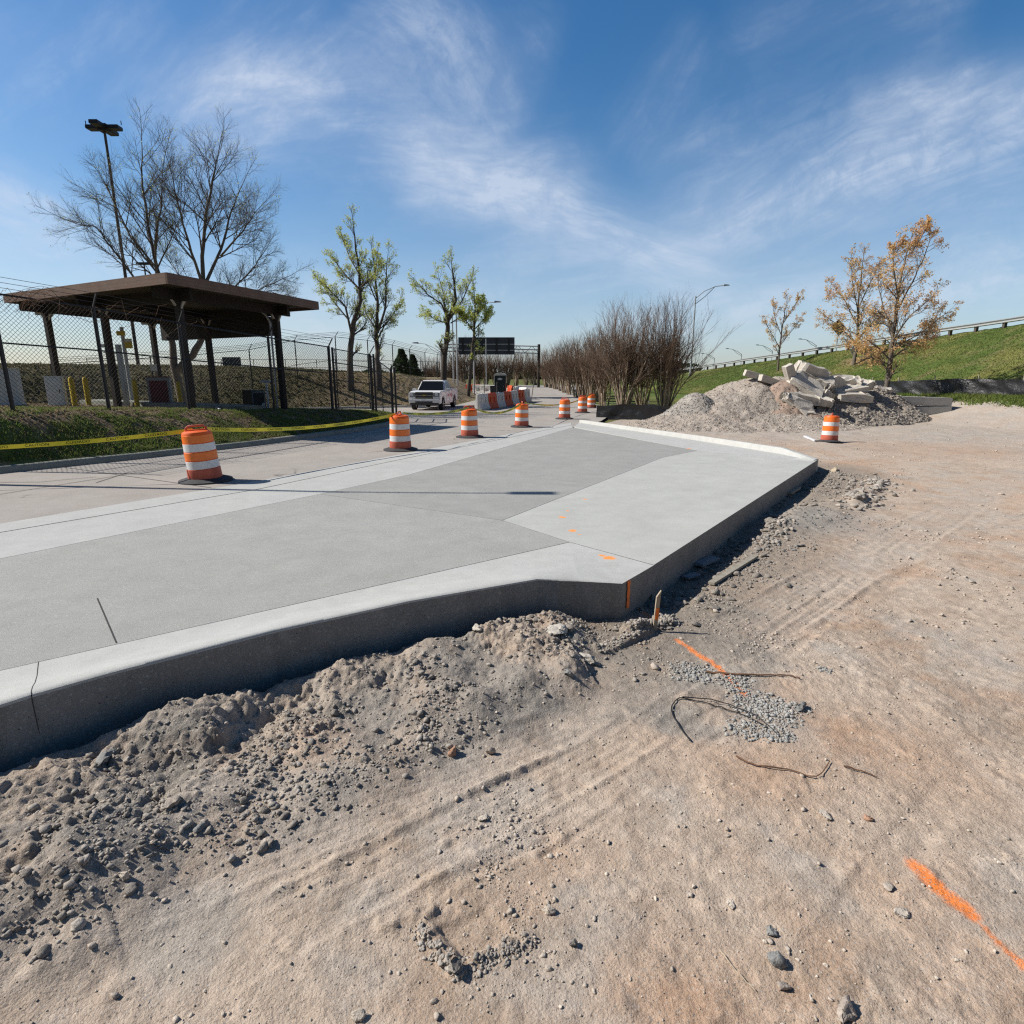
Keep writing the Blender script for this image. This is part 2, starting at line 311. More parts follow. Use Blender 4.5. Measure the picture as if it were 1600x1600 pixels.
class MB:
    def __init__(s): s.v = []; s.f = []
    def add(s, vs, fs):
        k = len(s.v); s.v += [tuple(v) for v in vs]; s.f += [tuple(i + k for i in f) for f in fs]; return s
    def box(s, c, d, rot=None, taper=1.0):
        hx, hy, hz = d[0] / 2, d[1] / 2, d[2] / 2; vs = []
        for z in (-1, 1):
            t = taper if z > 0 else 1
            for x, y in ((-1, -1), (1, -1), (1, 1), (-1, 1)):
                p = Vector((x * hx * t, y * hy * t, z * hz))
                if rot is not None: p = rot @ p
                vs.append(p + Vector(c))
        return s.add(vs, [(3, 2, 1, 0), (4, 5, 6, 7), (0, 1, 5, 4), (1, 2, 6, 5), (2, 3, 7, 6), (3, 0, 4, 7)])
    def beam(s, a, b, w, h=None):
        a = Vector(a); b = Vector(b); d = b - a; L = d.length; h = h or w
        up = Vector((0, 0, 1)) if abs(d.normalized().z) < 0.95 else Vector((0, 1, 0))
        X = d.cross(up).normalized(); Y = X.cross(d).normalized()
        rot = Matrix((X, d.normalized(), Y)).transposed()
        return s.box((a + b) / 2, (w, L, h), rot)
    def tube(s, pts, rad, n=8, cap=True):
        pts = [Vector(p) for p in pts]; rs = rad if isinstance(rad, (list, tuple)) else [rad] * len(pts)
        vs = []; prev = None
        for i, p in enumerate(pts):
            t = (pts[min(i + 1, len(pts) - 1)] - pts[max(i - 1, 0)]).normalized()
            if prev is None:
                u = t.cross(Vector((0, 0, 1)) if abs(t.z) < 0.9 else Vector((0, 1, 0))).normalized()
            else: u = (prev - t * prev.dot(t)).normalized()
            prev = u; w = t.cross(u)
            for k in range(n):
                a = 2 * math.pi * k / n; vs.append(p + (u * math.cos(a) + w * math.sin(a)) * rs[i])
        fs = [(i * n + k, i * n + (k + 1) % n, (i + 1) * n + (k + 1) % n, (i + 1) * n + k) for i in range(len(pts) - 1) for k in range(n)]
        if cap: fs += [tuple(reversed(range(n))), tuple(range((len(pts) - 1) * n, len(pts) * n))]
        return s.add(vs, fs)
    def lathe(s, prof, n=28, c=(0, 0, 0)):
        vs = [(c[0] + r * math.cos(2 * math.pi * k / n), c[1] + r * math.sin(2 * math.pi * k / n), c[2] + z) for r, z in prof for k in range(n)]
        fs = [(i * n + k, i * n + (k + 1) % n, (i + 1) * n + (k + 1) % n, (i + 1) * n + k) for i in range(len(prof) - 1) for k in range(n)]
        return s.add(vs, fs)
    def prism(s, poly, axis, a, b):
        """extrude a 2-D polygon along an axis (0=x,1=y,2=z) from a to b"""
        def P(u, v, w): return {0: (w, u, v), 1: (u, w, v), 2: (u, v, w)}[axis]
        n = len(poly); vs = [P(u, v, a) for u, v in poly] + [P(u, v, b) for u, v in poly]
        return s.add(vs, [tuple(range(n))[::-1], tuple(range(n, 2 * n))] + [(i, (i + 1) % n, n + (i + 1) % n, n + i) for i in range(n)])
    def build(s, name, m, parent=None, bevel=0.0, seg=2, smooth=False):
        me = bpy.data.meshes.new(name); me.from_pydata(s.v, [], s.f)
        bm = bmesh.new(); bm.from_mesh(me); bmesh.ops.recalc_face_normals(bm, faces=bm.faces)
        if bevel: bmesh.ops.bevel(bm, geom=[e for e in bm.edges if len(e.link_faces) == 2 and e.calc_face_angle(0) > 0.5], offset=bevel, segments=seg, affect='EDGES', clamp_overlap=True)
        bm.to_mesh(me); bm.free(); me.update()
        o = link(name, me, m, parent, smooth)
        if smooth:
            try: me.set_sharp_from_angle(angle=R(40))
            except Exception: pass
        return o
def np_mesh(name, V_, F_, m, parent=None, smooth=False):
    V_ = np.asarray(V_, dtype=np.float32); F_ = np.asarray(F_, dtype=np.int32); k = F_.shape[1]
    me = bpy.data.meshes.new(name); me.vertices.add(len(V_)); me.vertices.foreach_set('co', V_.ravel())
    me.loops.add(F_.size); me.loops.foreach_set('vertex_index', F_.ravel())
    me.polygons.add(len(F_)); me.polygons.foreach_set('loop_start', np.arange(0, F_.size, k, dtype=np.int32))
    me.polygons.foreach_set('loop_total', np.full(len(F_), k, dtype=np.int32))
    if smooth: me.polygons.foreach_set('use_smooth', np.ones(len(F_), dtype=bool))
    me.update(calc_edges=True); me.validate()
    return link(name, me, m, parent)

# ------------------------------------------------------------------ numeric noise
def _hash(ix, iy, seed):
    h = (ix.astype(np.int64) * 374761393 + iy.astype(np.int64) * 668265263 + seed * 974634777) & 0xffffffff
    h = ((h ^ (h >> 13)) * 1274126177) & 0xffffffff
    return ((h ^ (h >> 16)) & 0xffff) / 65535.0
def vn(x, y, seed=0):
    ix = np.floor(x); iy = np.floor(y); fx = x - ix; fy = y - iy; fx = fx * fx * (3 - 2 * fx); fy = fy * fy * (3 - 2 * fy)
    a = _hash(ix, iy, seed); b = _hash(ix + 1, iy, seed); c = _hash(ix, iy + 1, seed); d = _hash(ix + 1, iy + 1, seed)
    return (a * (1 - fx) + b * fx) * (1 - fy) + (c * (1 - fx) + d * fx) * fy
def fbm(x, y, f, o=4, seed=0, gain=0.5):
    s = 0; a = 1; t = 0
    for i in range(o):
        s = s + a * (vn(x * f + 13.7 * i, y * f - 7.3 * i, seed + i) * 2 - 1); t += a; a *= gain; f *= 2.03
    return s / t
def ss(a, b, x):
    t = np.clip((x - a) / (b - a), 0, 1); return t * t * (3 - 2 * t)
def segd(x, y, a, b):
    ax, ay = a[0], a[1]; dx, dy = b[0] - ax, b[1] - ay; L2 = dx * dx + dy * dy
    t = np.clip(((x - ax) * dx + (y - ay) * dy) / L2, 0, 1)
    return np.hypot(x - ax - t * dx, y - ay - t * dy), t
def inpoly(x, y, P):
    r = np.zeros(np.shape(x), dtype=bool)
    for i in range(len(P)):
        x0, y0 = P[i][0], P[i][1]; x1, y1 = P[(i + 1) % len(P)][0], P[(i + 1) % len(P)][1]
        if y0 == y1: continue
        c = (y0 > y) != (y1 > y); r ^= c & (x < (x1 - x0) * (y - y0) / (y1 - y0) + x0)
    return r
def sdist(x, y, P):
    d = np.full(np.shape(x), 1e9)
    for i in range(len(P)): d = np.minimum(d, segd(x, y, P[i], P[(i + 1) % len(P)])[0])
    return np.where(inpoly(x, y, P), d, -d)

# ------------------------------------------------------------------ layout lines
KERB = [(-24, -6), (-18.5, 0), (-14.0, 5.5), (-10.6, 11.2), (-8.9, 14.0), (-7.5, 16.8), (-5.9, 21.3), (-5.25, 24.5), (-5.3, 27.5)]
def xk(Y): return np.interp(Y, [p[1] for p in KERB], [p[0] for p in KERB])
def xf(Y): return -15.96 + 0.35 * Y
def zf(Y): return np.interp(Y, [0, 12, 29, 36], [1.25, 1.16, 0.17, -0.15])
def xrail(Y): return 42.8 - 0.225 * Y
def zrail(Y): return 5.0 - 0.066 * (Y - 42) if np.isscalar(Y) else 5.0 - 0.066 * (Y - 42)
def zroad(Y): return np.interp(Y, [-10, 34, 42, 62, 90, 130], [0.152, -0.266, -0.31, -0.1, 0.1, 0.3])
c_pts = [(-1500, 1500), (0, 1100), (50, 1084), (180, 1048), (430, 984), (640, 938), (840, 904), (905, 907)]
OUT = [gpr(x, y, 0.11) for x, y in c_pts[:-2]] + [gpr(840, 904, 0.09), gpr(905, 907, 0.045), gpr(972, 912, 0.0)]
OUTE = [0.11] * 6 + [0.09, 0.045, 0.0]
CN = gpr(972, 912); CR = gpr(1277, 718); KL = gpr(905, 657)
SLAB = [tuple(p) for p in OUT] + [tuple(CR), tuple(gpr(1140, 690)), tuple(KL), tuple(gpr(640, 715)), tuple(gpr(-1500, 1083))]
ROAD = [tuple(gpr(-1500, 1090)), tuple(gpr(-1200, 950)), (-18.4, 0), (-13.9, 5.5), (-10.5, 11.2), (-8.8, 14.0), (-7.4, 16.8), (-5.8, 21.3), (-5.15, 24.5), (-5.2, 27.5),
        (-6.6, 30.2), (-10, 32), (-16, 33), (-26, 30), (-28, 26.5), (-31, 29), (-24, 34), (-15, 38), (-8.5, 41.5), (-4.2, 45), (-3.2, 52), (-2.5, 75), (1.5, 112), (45, 128), (45, 118), (12, 100), (7.5, 74), (6.2, 50), (5.6, 33), (4.2, 27.5), (3.3, 25.2)]
BERM = [(-120, 25), (-30, 28.5), (-24, 34.3), (-15, 38.3), (-8.5, 41.8), (-4.4, 45.3), (-3.4, 53), (-2.8, 75), (-6, 95), (-30, 140), (-120, 150)]
LOT = [(-40, -8), (60, -8), (60, 28), (26.5, 29), (24.3, 33.2), (22.5, 37), (12, 38), (9, 32), (5.7, 30.2), (3.3, 25.3)] + [tuple(gpr(1140, 690)), tuple(CR)] + [tuple(p) for p in OUT[::-1]]

def height(x, y, detail=True):
    x = np.asarray(x, dtype=float); y = np.asarray(y, dtype=float)
    h = np.full(x.shape, -0.33) + 0.0
    h = h + np.where(y > 45, zroad(y) + 0.2, 0) * ss(45, 60, y)
    # left verge, plateau behind the fence
    d = xk(y) - x; df = np.maximum(xk(y) - xf(y), 1.2)
    verge = zroad(y) + 0.10 + (zf(y) - zroad(y) - 0.10) * ss(-0.1, 1.0, d / df) + 0.02 * np.clip(d - df, 0, 30)
    wv = ss(-0.25, 0.0, d) * ss(31.5, 28.5, y + np.clip(-x - 8, 0, 8) * -0.1)
    h = h * (1 - wv) + verge * wv
    # berm
    sb = sdist(x, y, BERM); top = 2.15 + 0.25 * ss(-10, -25, x) - 0.5 * ss(45, 60, y)
    h = np.where(sb > 0, h + (top + 0.33 - (h + 0.33)) * ss(-0.3, 5.5, sb) * np.ones_like(h), h)
    # right: rise to the foot of the bank, bank, carriageway on top
    xfo = xrail(y) - 9.8; zfo = np.interp(y, [0, 26, 34, 50, 67, 90], [0.7, 0.85, 0.9, 0.35, -0.25, -0.3])
    h = h + (zfo + 0.33) * ss(-7.5, 0, x - xfo) * (y < 140)
    t = np.clip((x - xfo) / 9.8, 0, 1.03); bank = zfo + (zrail(y) - zfo) * t
    h = np.where((x > xfo) & (y < 160), np.maximum(bank, -0.3), h)
    if detail:
        g = sdist(x, y, SLAB); near = ss(14, 6, y)
        inlot = ss(-0.3, 0.2, sdist(x, y, LOT))
        # loose spoil heaped against the slab edge
        dmin = np.full(x.shape, 1e9); along = np.zeros(x.shape); acc = 0
        for i in range(len(OUT) - 1):
            dd, tt = segd(x, y, OUT[i], OUT[i + 1]); L = (OUT[i + 1].xy - OUT[i].xy).length
            along = np.where(dd < dmin, acc + tt * L, along); dmin = np.minimum(dmin, dd); acc += L
        al0 = acc - along                                   # metres back from the near corner
        wid = 1.0 + 0.5 * ss(0.3, 1.6, al0) + 0.16 * ss(3.5, 5, al0) + 0.28 * fbm(x, y, 1.2, 3, 5)
        heap = ss(0.0, 0.2, dmin) * ss(wid, wid * 0.62, dmin) * ss(0.15, 0.9, al0) * (x < 2)
        hh = 0.085 + 0.06 * ss(1.5, 4.5, al0) + 0.15 * fbm(x, y, 1.5, 3, 11); hp = ss(-.25, .35, fbm(x, y, 1.9, 3, 13))
        h = h + inlot * heap * (hh + (0.03 + 0.06 * hp) * fbm(x, y, 5, 5, 21, .65) + (0.008 + 0.035 * hp) * np.abs(fbm(x, y, 15, 3, 23)) + 0.012 * hp * np.abs(fbm(x, y, 38, 2, 25)))
        h = h + inlot * heap * .03 * ss(.72, .9, dmin / wid) * vn(x * 14, y * 14, 27)
        # undulation, clods, ruts
        h = h + inlot * (0.035 * fbm(x, y, 0.5, 3, 3) + 0.008 * fbm(x, y, 2.3, 4, 31) + near * 0.0035 * (1 - 2 * np.abs(fbm(x, y, 8, 4, 35, .65))) + near * 0.008 * fbm(x, y, 11, 3, 33))
        rough = ss(0.0, 0.5, fbm(x, y, 1.3, 3, 41)); h = h + inlot * near * (rough * 0.012 * (1 - np.abs(fbm(x, y, 24, 2, 43))) + 0.006 * np.abs(fbm(x, y, 34, 3, 45, .7)) + 0.009 * ss(.25, .7, fbm(x, y, 9, 3, 47)))
        u = x * 0.80 + y * 0.60; v = -x * 0.60 + y * 0.80      # tyre and bucket tracks follow the slab edge
        tr = ss(0.10, 0.05, np.abs(((v + 0.04 * fbm(u, v, 0.6, 2, 51)) % 1.55) - 0.7))
        h = h - inlot * tr * 0.008 * ss(-0.25, 0.3, fbm(x, y, 0.7, 2, 53)) * near
        gr = 0.5 + 0.5 * np.sin((v + 0.012 * fbm(u * 0.5, v, 2, 2, 54)) * 2 * math.pi / 0.11)
        gm = ss(0.75, 0.6, np.abs(v - 1.2 + 0.1 * fbm(u, v, 1, 1, 57))) * ss(-0.1, 0.35, fbm(u * 0.4, v * 2, 1.4, 2, 55))
        h = h - inlot * gm * gr * 0.0012 * (1 - heap) * near
        for (a, b, w) in (((0, 1500), (1000, 1085), .17), ((200, 1580), (1060, 1110), .16), ((1120, 1010), (1600, 735), .3)):
            ax, ay = gp(*a, -.33)[:2]; bx, by = gp(*b, -.33)[:2]; L_ = math.hypot(bx - ax, by - ay); al = ((x - ax) * (bx - ax) + (y - ay) * (by - ay)) / L_; pe = ((x - ax) * (by - ay) - (y - ay) * (bx - ax)) / L_ + .02 * fbm(al * .6, al * 0, 1.0, 2, 87)
            inw = ss(w * 1.06, w * .96, np.abs(pe)); rib = ss(.010, .003, np.abs(((pe + w) % .062) - .031)); lug = .5 + .5 * np.sin(al * 2 * math.pi / .085 + np.sign(pe) * pe * 30)
            fade = ss(-.25, .25, fbm(al, pe, .9, 3, 89)) * ss(-.5, .5, al) * ss(L_ + .5, L_ - .5, al) * (1 - heap) * near
            h = h - inlot * fade * inw * (.006 + .005 * rib + .0008 * lug) + inlot * fade * .010 * np.exp(-((np.abs(pe) - w * 1.12) / .022) ** 2) * (.5 + vn(x * 22, y * 22, 90))
        # track marks further right
        for (a, b, w) in (((1000, 1130), (1500, 780), .05), ((1040, 1170), (1570, 760), .05), ((850, 1340), (1130, 1150), .035), ((430, 1500), (870, 1310), .035), ((300, 1600), (640, 1420), .03)):
            dd, tt = segd(x, y, gp(*a, -.33), gp(*b, -.33)); dd = dd + 0.02 * fbm(x, y, 3, 2, 61)
            h = h + inlot * (0.006 * ss(w * 2.2, w, dd) - 0.010 * ss(w, w * .3, dd)) * ss(-0.3, 0.2, fbm(x, y, 1.2, 2, 63))
        # lumpy rim of a bucket print in the foreground
        for (a, b) in (((668, 1455), (715, 1515)), ((735, 1505), (825, 1465)), ((600, 1450), (668, 1430))):
            dd, tt = segd(x, y, gp(*a, -.33), gp(*b, -.33)); h = h + 0.024 * ss(0.05, 0.012, dd + .02 * fbm(x, y, 12, 2, 73)) * (0.1 + 1.1 * vn(x * 40, y * 40, 71))
        q = sdist(x, y, [gp(675, 1450, -.33), gp(725, 1512, -.33), gp(815, 1462, -.33), gp(760, 1415, -.33)]); h = h - 0.015 * ss(0, 0.03, q)
        # trench dug along the right side of the slab, gravel ridge beyond
        dd, tt = segd(x, y, CN, CR); side = (x - CN.x) * (CR.y - CN.y) - (y - CN.y) * (CR.x - CN.x) > 0
        h = h - side * inlot * 0.07 * ss(0.5, 0.15, dd) * ss(0.0, 0.06, tt)
        for (a, b, w, k) in (((1210, 820), (1340, 780), .6, .07), ((1335, 785), (1375, 752), .22, .05), ((985, 985), (1040, 968), .12, .06), ((940, 1015), (1010, 985), .08, .05)):
            dd, tt = segd(x, y, gp(*a, -.3), gp(*b, -.3)); h = h + k * ss(w, 0.05, dd) * (0.3 + 0.8 * vn(x * 4, y * 4, 81) + .5 * np.abs(fbm(x, y, 9, 3, 83))) * inlot
        # coarse gravel on the lot around the piles
        h = h + inlot * ss(14, 20, y) * 0.035 * fbm(x, y, 1.9, 4, 91)
        # rough turf
        off = (1 - inlot) * ss(0.0, -0.3, np.maximum(sdist(x, y, ROAD), g))
        h = h + off * (0.05 * fbm(x, y, 1.6, 4, 95) + 0.03 * np.abs(fbm(x, y, 5, 2, 97)))
    inr = np.maximum(sdist(x, y, ROAD), sdist(x, y, SLAB))
    h = np.where(inr > 0.02, np.minimum(h, zroad(y) - 0.14), h)
    sl_ = sdist(x, y, SLAB); h = np.where(sl_ > 0.05, np.minimum(h, -0.5 + zr(y) * 0.5), h)
    return h
def hz(x, y): return float(height(np.array([x]), np.array([y]))[0])
def hit(px, py, y0=2.0, y1=200.0):
    """where the sight line through a photo pixel meets the terrain"""
    r = ray(px, py); Y = np.geomspace(y0, y1, 1600); s = Y / r[1]; X = r[0] * s; Z = H + r[2] * s
    hh = height(X, Y); k = np.argmax(Z <= hh)
    if not (Z <= hh).any(): k = len(Y) - 1
    return Vector((X[k], Y[k], hh[k]))

# ------------------------------------------------------------------ terrain (one grid, split by what covers it)
def axis(segs):
    a = [segs[0][0]]
    for lo, hi, st0, st1 in segs:
        x = a[-1]
        while x < hi - 1e-6:
            t = (x - lo) / (hi - lo); x += st0 + (st1 - st0) * t; a.append(min(x, hi))
    return np.unique(np.array(a))
xs = axis([(-900, -60, 60, 6), (-60, -24, 3, 0.35), (-24, -4.0, 0.25, 0.10), (-4.0, -2.6, 0.05, 0.011), (-2.6, 2.6, 0.0105, 0.0105), (2.6, 6, 0.011, 0.035), (6, 20, 0.04, 0.12), (20, 45, 0.16, 0.4), (45, 900, 1, 60)])
ys = axis([(-8, 1.0, 1.2, 0.05), (1.0, 5.5, 0.0085, 0.018), (5.5, 16, 0.02, 0.07), (16, 40, 0.08, 0.22), (40, 120, 0.3, 2.0), (120, 2500, 3, 120)])
GX, GY = np.meshgrid(xs, ys); GZ = height(GX, GY)
def cover(x, y):
    """albedo of the soil or turf, as an (N,3) array, and the zone id"""
    n = x.shape; g1 = fbm(x, y, 0.6, 4, 101); g2 = fbm(x, y, 3.0, 4, 103); g3 = fbm(x, y, 14, 3, 105)
    tan = np.array([0.50, 0.405, 0.32]); pink = np.array([0.50, 0.375, 0.28]); grey = np.array([0.27, 0.245, 0.215]); lt = np.array([0.45, 0.40, 0.345]); oran = np.array([0.43, 0.235, 0.12])
    def mixc(a, b, t): return a * (1 - t[..., None]) + b * t[..., None]
    c = mixc(np.broadcast_to(tan, n + (3,)), pink, ss(-0.1, 0.5, g1))
    c = mixc(c, lt, ss(0.0, 0.5, g2) * 0.7)
    c = c * (1 + .10 * g3[..., None] + .07 * fbm(x, y, 38, 2, 119)[..., None])
    c = mixc(c, np.array([.33, .25, .185]), ss(.12, .5, fbm(x, y, 1.6, 5, 121, .6)) * .5)
    c = mixc(c, np.array([.46, .285, .18]), ss(.05, .45, fbm(x, y, 1.3, 5, 125, .65)) * ss(-1.5, 1.2, x) * .5)
    c = mixc(c, np.array([.37, .35, .32]), ss(.15, .5, fbm(x, y, 1.1, 5, 123, .6)) * .45)
    for (a, b, w) in (((0, 1500), (1000, 1085), .2), ((1120, 1010), (1600, 735), .34)):
        dd, tt = segd(x, y, gp(*a, -.33), gp(*b, -.33)); c = mixc(c, np.array([.47, .40, .335]), ss(w * 1.3, w * .8, dd + .05 * g2) * .5)
    c = mixc(c, oran, ss(0.3, 0.6, fbm(x, y, 0.9, 4, 107)) * ss(-.1, .4, x) * 0.3)
    c = mixc(c, np.array([0.40, 0.37, 0.33]), ss(14, 22, y) * 0.6)
    dmin = np.full(n, 1e9)
    for i in range(len(OUT) - 1): dmin = np.minimum(dmin, segd(x, y, OUT[i], OUT[i + 1])[0])
    hw = 1.75 + 0.6 * g1 + 0.35 * g2
    c = mixc(c, grey, ss(hw, hw * 0.72, dmin) * (0.40 + 0.6 * ss(-.25, .3, fbm(x, y, 2.1, 4, 117))))
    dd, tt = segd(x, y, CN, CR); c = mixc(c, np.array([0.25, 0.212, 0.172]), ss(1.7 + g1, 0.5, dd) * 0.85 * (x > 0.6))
    for (px, py, r, k) in ((1200, 1115, .28, .55), (1080, 1060, .22, .4), (1280, 810, 1.0, .6), (300, 1460, .22, .5), (1150, 1060, .2, .4)):
        p = gp(px, py, -.3); c = mixc(c, np.array([0.32, 0.31, 0.285]), ss(r * 1.4, r * .4, np.hypot(x - p[0], y - p[1]) + 0.12 * g2) * k)
    for (px, py, r, k) in ((1200, 1200, .35, .4), (1400, 1170, .5, .35), (500, 1170, .2, .2), (1100, 1590, .4, .3), (1560, 650, 2.5, .45), (1440, 700, 2.2, .3), (1230, 700, 1.0, .3), (640, 1000, .2, .0)):
        p = gp(px, py, -.3); c = mixc(c, np.array([0.42, 0.24, 0.135]), ss(r * 1.6, r * .2, np.hypot(x - p[0], y - p[1]) + 0.25 * g1) * k)
    # sprayed survey marks
    for (pts, w, k) in ((((1058, 996), (1095, 1022), (1122, 1040), (1142, 1062), (1168, 1084)), .020, .85), (((1000, 938), (1016, 960)), .03, .7), (((1430, 1345), (1465, 1380), (1520, 1422)), .030, .9), (((1520, 1422), (1560, 1465), (1600, 1500)), .014, .75)):
        for a, b in zip(pts[:-1], pts[1:]):
            dd, tt = segd(x, y, gp(*a, -.3), gp(*b, -.3)); c = mixc(c, np.array([0.90, 0.25, 0.05]), ss(w * 1.9, w * 0.3, dd + 0.014 * g3 + 0.014 * fbm(x, y, 45, 3, 109, .7)) * k)
    # turf colours
    green = np.array([0.10, 0.155, 0.035]); olive = np.array([0.13, 0.135, 0.04]); brown = np.array([0.215, 0.165, 0.11]); straw = np.array([0.27, 0.20, 0.11])
    verge = mixc(np.broadcast_to(brown, n + (3,)), green, ss(-0.05, 0.4, g2 + 0.5 * ss(1.6, 0.3, xk(y) - x)) * 0.8)
    verge = mixc(verge, np.array([0.16, 0.085, 0.055]), ss(.3, .6, g1) * 0.5)
    berm = mixc(np.broadcast_to(brown * 1.15, n + (3,)), straw, ss(-0.2, 0.5, fbm(x, y, 0.35, 3, 111)) * ss(-18, -8, x))
    berm = mixc(berm, olive, ss(0, .5, g2) * 0.4); berm = mixc(berm, np.array([.095, .095, .05]), ss(-11, -17, x) * .75)
    verge = mixc(verge, berm, ss(-0.5, 0.5, sdist(x, y, BERM)))
    bank = mixc(np.broadcast_to(np.array([.085, .125, .03]), n + (3,)), olive * 1.2, ss(-0.2, 0.5, fbm(x, y, 0.5, 4, 113)))
    bank = mixc(bank, np.array([0.24, 0.19, 0.10]), ss(.15, .6, fbm(x * .6, y, 1.4, 4, 115)) * 0.5)
    for (px, py, r) in ((1330, 568, .9), (1222, 580, .7)):
        p = hit(px, py, 20, 120); bank = mixc(bank, np.array([.34, .22, .14]), ss(r * 1.7, r * .4, np.hypot(x - p.x - .6, (y - p.y) * .6) + .4 * g2) * .8)
    lot = inpoly(x, y, LOT); right = (~lot) & (x > xrail(y) - 17) & (y < 160) & (x > 3); left = (~lot) & (~right) & (y < 150) & (x < 9)
    col = np.where(lot[..., None], c, np.where(right[..., None], bank, verge))
    col = np.where(((~lot) & (~right) & (~left))[..., None], olive * 0.9, col)
    return col, np.where(lot, 0, np.where(right, 1, np.where(left, 2, 3)))
GC, GZONE = cover(GX, GY)
ny, nx = GX.shape
idx = np.arange(ny * nx).reshape(ny, nx)
quads = np.stack([idx[:-1, :-1], idx[:-1, 1:], idx[1:, 1:], idx[1:, :-1]], -1).reshape(-1, 4)
zc = GZONE[:-1, :-1].ravel()
verts = np.stack([GX, GY, GZ], -1).reshape(-1, 3); cols = GC.reshape(-1, 3)
for zi, nm, mt in ((0, 'dirt_lot', 'soil'), (1, 'grass_bank', 'grass_ground'), (2, 'grass_verge', 'grass_ground'), (3, 'ground', 'grass_ground')):
    q = quads[zc == zi]; used, inv = np.unique(q, return_inverse=True)
    o = np_mesh(nm, verts[used], inv.reshape(-1, 4), M[mt], smooth=True)
    at_ = o.data.color_attributes.new('col', 'FLOAT_COLOR', 'POINT'); cc = np.ones((len(used), 4), dtype=np.float32); cc[:, :3] = cols[used]
    at_.data.foreach_set('color', cc.ravel()); tag(o, kind='structure')

# ------------------------------------------------------------------ roads, kerbs, new concrete
def sheet(name, poly, m, off=0.0, step=4.0):
    """road surface following zroad, cut from a polygon"""
    bm = bmesh.new(); vs = [bm.verts.new((p[0], p[1], 0)) for p in poly]; bm.faces.new(vs)
    for yy in list(np.arange(-8, 34, 42.0)) + [34, 42, 52, 62, 75, 90, 110]:
        bmesh.ops.bisect_plane(bm, geom=bm.verts[:] + bm.edges[:] + bm.faces[:], plane_co=(0, yy, 0), plane_no=(0, 1, 0))
    for v in bm.verts: v.co.z = float(zroad(v.co.y)) + off
    bmesh.ops.triangulate(bm, faces=bm.faces); bmesh.ops.recalc_face_normals(bm, faces=bm.faces)
    me = bpy.data.meshes.new(name); bm.to_mesh(me); bm.free(); o = link(name, me, m); return tag(o, kind='structure')
sheet('road', ROAD, M['road'], -0.006)
def ribbon(mb, pts, w, z):
    for a, b in zip(pts[:-1], pts[1:]):
        a = Vector(a); b = Vector(b); d = (b - a).xy.normalized(); n = Vector((-d.y, d.x, 0)) * w / 2; zz = Vector((0, 0, z))
        mb.add([a - n + zz, b - n + zz, b + n + zz, a + n + zz], [(0, 1, 2, 3)])
jb = MB()
for line in (((-900, 900), (0, 772), (420, 706), (640, 667)), ((150, 754), (200, 738), (350, 716)), ((0, 753.5), (60, 753), (150, 745))): ribbon(jb, [gpr(*p) for p in line], 0.02, 0.001)
for (a, b) in (((100, 730), (330, 762)), ((470, 681), (640, 690)), ((640, 662), (790, 668)), ((700, 645), (880, 650))): ribbon(jb, [gpr(*a), gpr(*b)], 0.016, 0.0015)
tag(jb.build('road_joints', M['joint']), kind='structure')
# patch of scuffed white line left on the road
# old kerb on the left
kb = MB(); rows = []
for i in range(len(KERB)):
    a = Vector((*KERB[max(i - 1, 0)], 0)); b = Vector((*KERB[min(i + 1, len(KERB) - 1)], 0)); t = (b - a).normalized(); n = Vector((-t.y, t.x, 0)); z0 = float(zroad(KERB[i][1]))
    base = Vector((*KERB[i], z0)); rows.append([base + n * u + Vector((0, 0, w)) for u, w in ((-0.14, -0.1), (-0.13, 0.01), (-0.09, 0.11), (-0.05, 0.135), (0.10, 0.135), (0.14, 0.11), (0.14, -0.1))])
for r0, r1 in zip(rows[:-1], rows[1:]): kb.add(r0 + r1, [(k, k + 1, k + 8, k + 7) for k in range(6)])
# round the verge nose into the side drive
tag(kb.build('kerb', M['old_kerb'], smooth=True), kind='structure')
def kerbline(name, pts, m, w=0.15, hgt=0.12, e0=0.0):
    mb = MB()
    for a, b in zip(pts[:-1], pts[1:]):
        mb.beam((a[0], a[1], float(zroad(a[1])) + hgt / 2 - .03 + e0), (b[0], b[1], float(zroad(b[1])) + hgt / 2 - .03 + e0), w, hgt + .06)
    return tag(mb.build(name, m, bevel=0.015), kind='structure')
kerbline('kerb', [(-4.35, 45.3), (-8.5, 41.75), (-15, 38.2), (-24, 34.2)], M['conc_kerb'], 0.2)
kerbline('kerb', [(5.7, 30.5), (6.2, 50), (7.5, 74), (12.0, 99.5)], M['old_kerb'], 0.2)

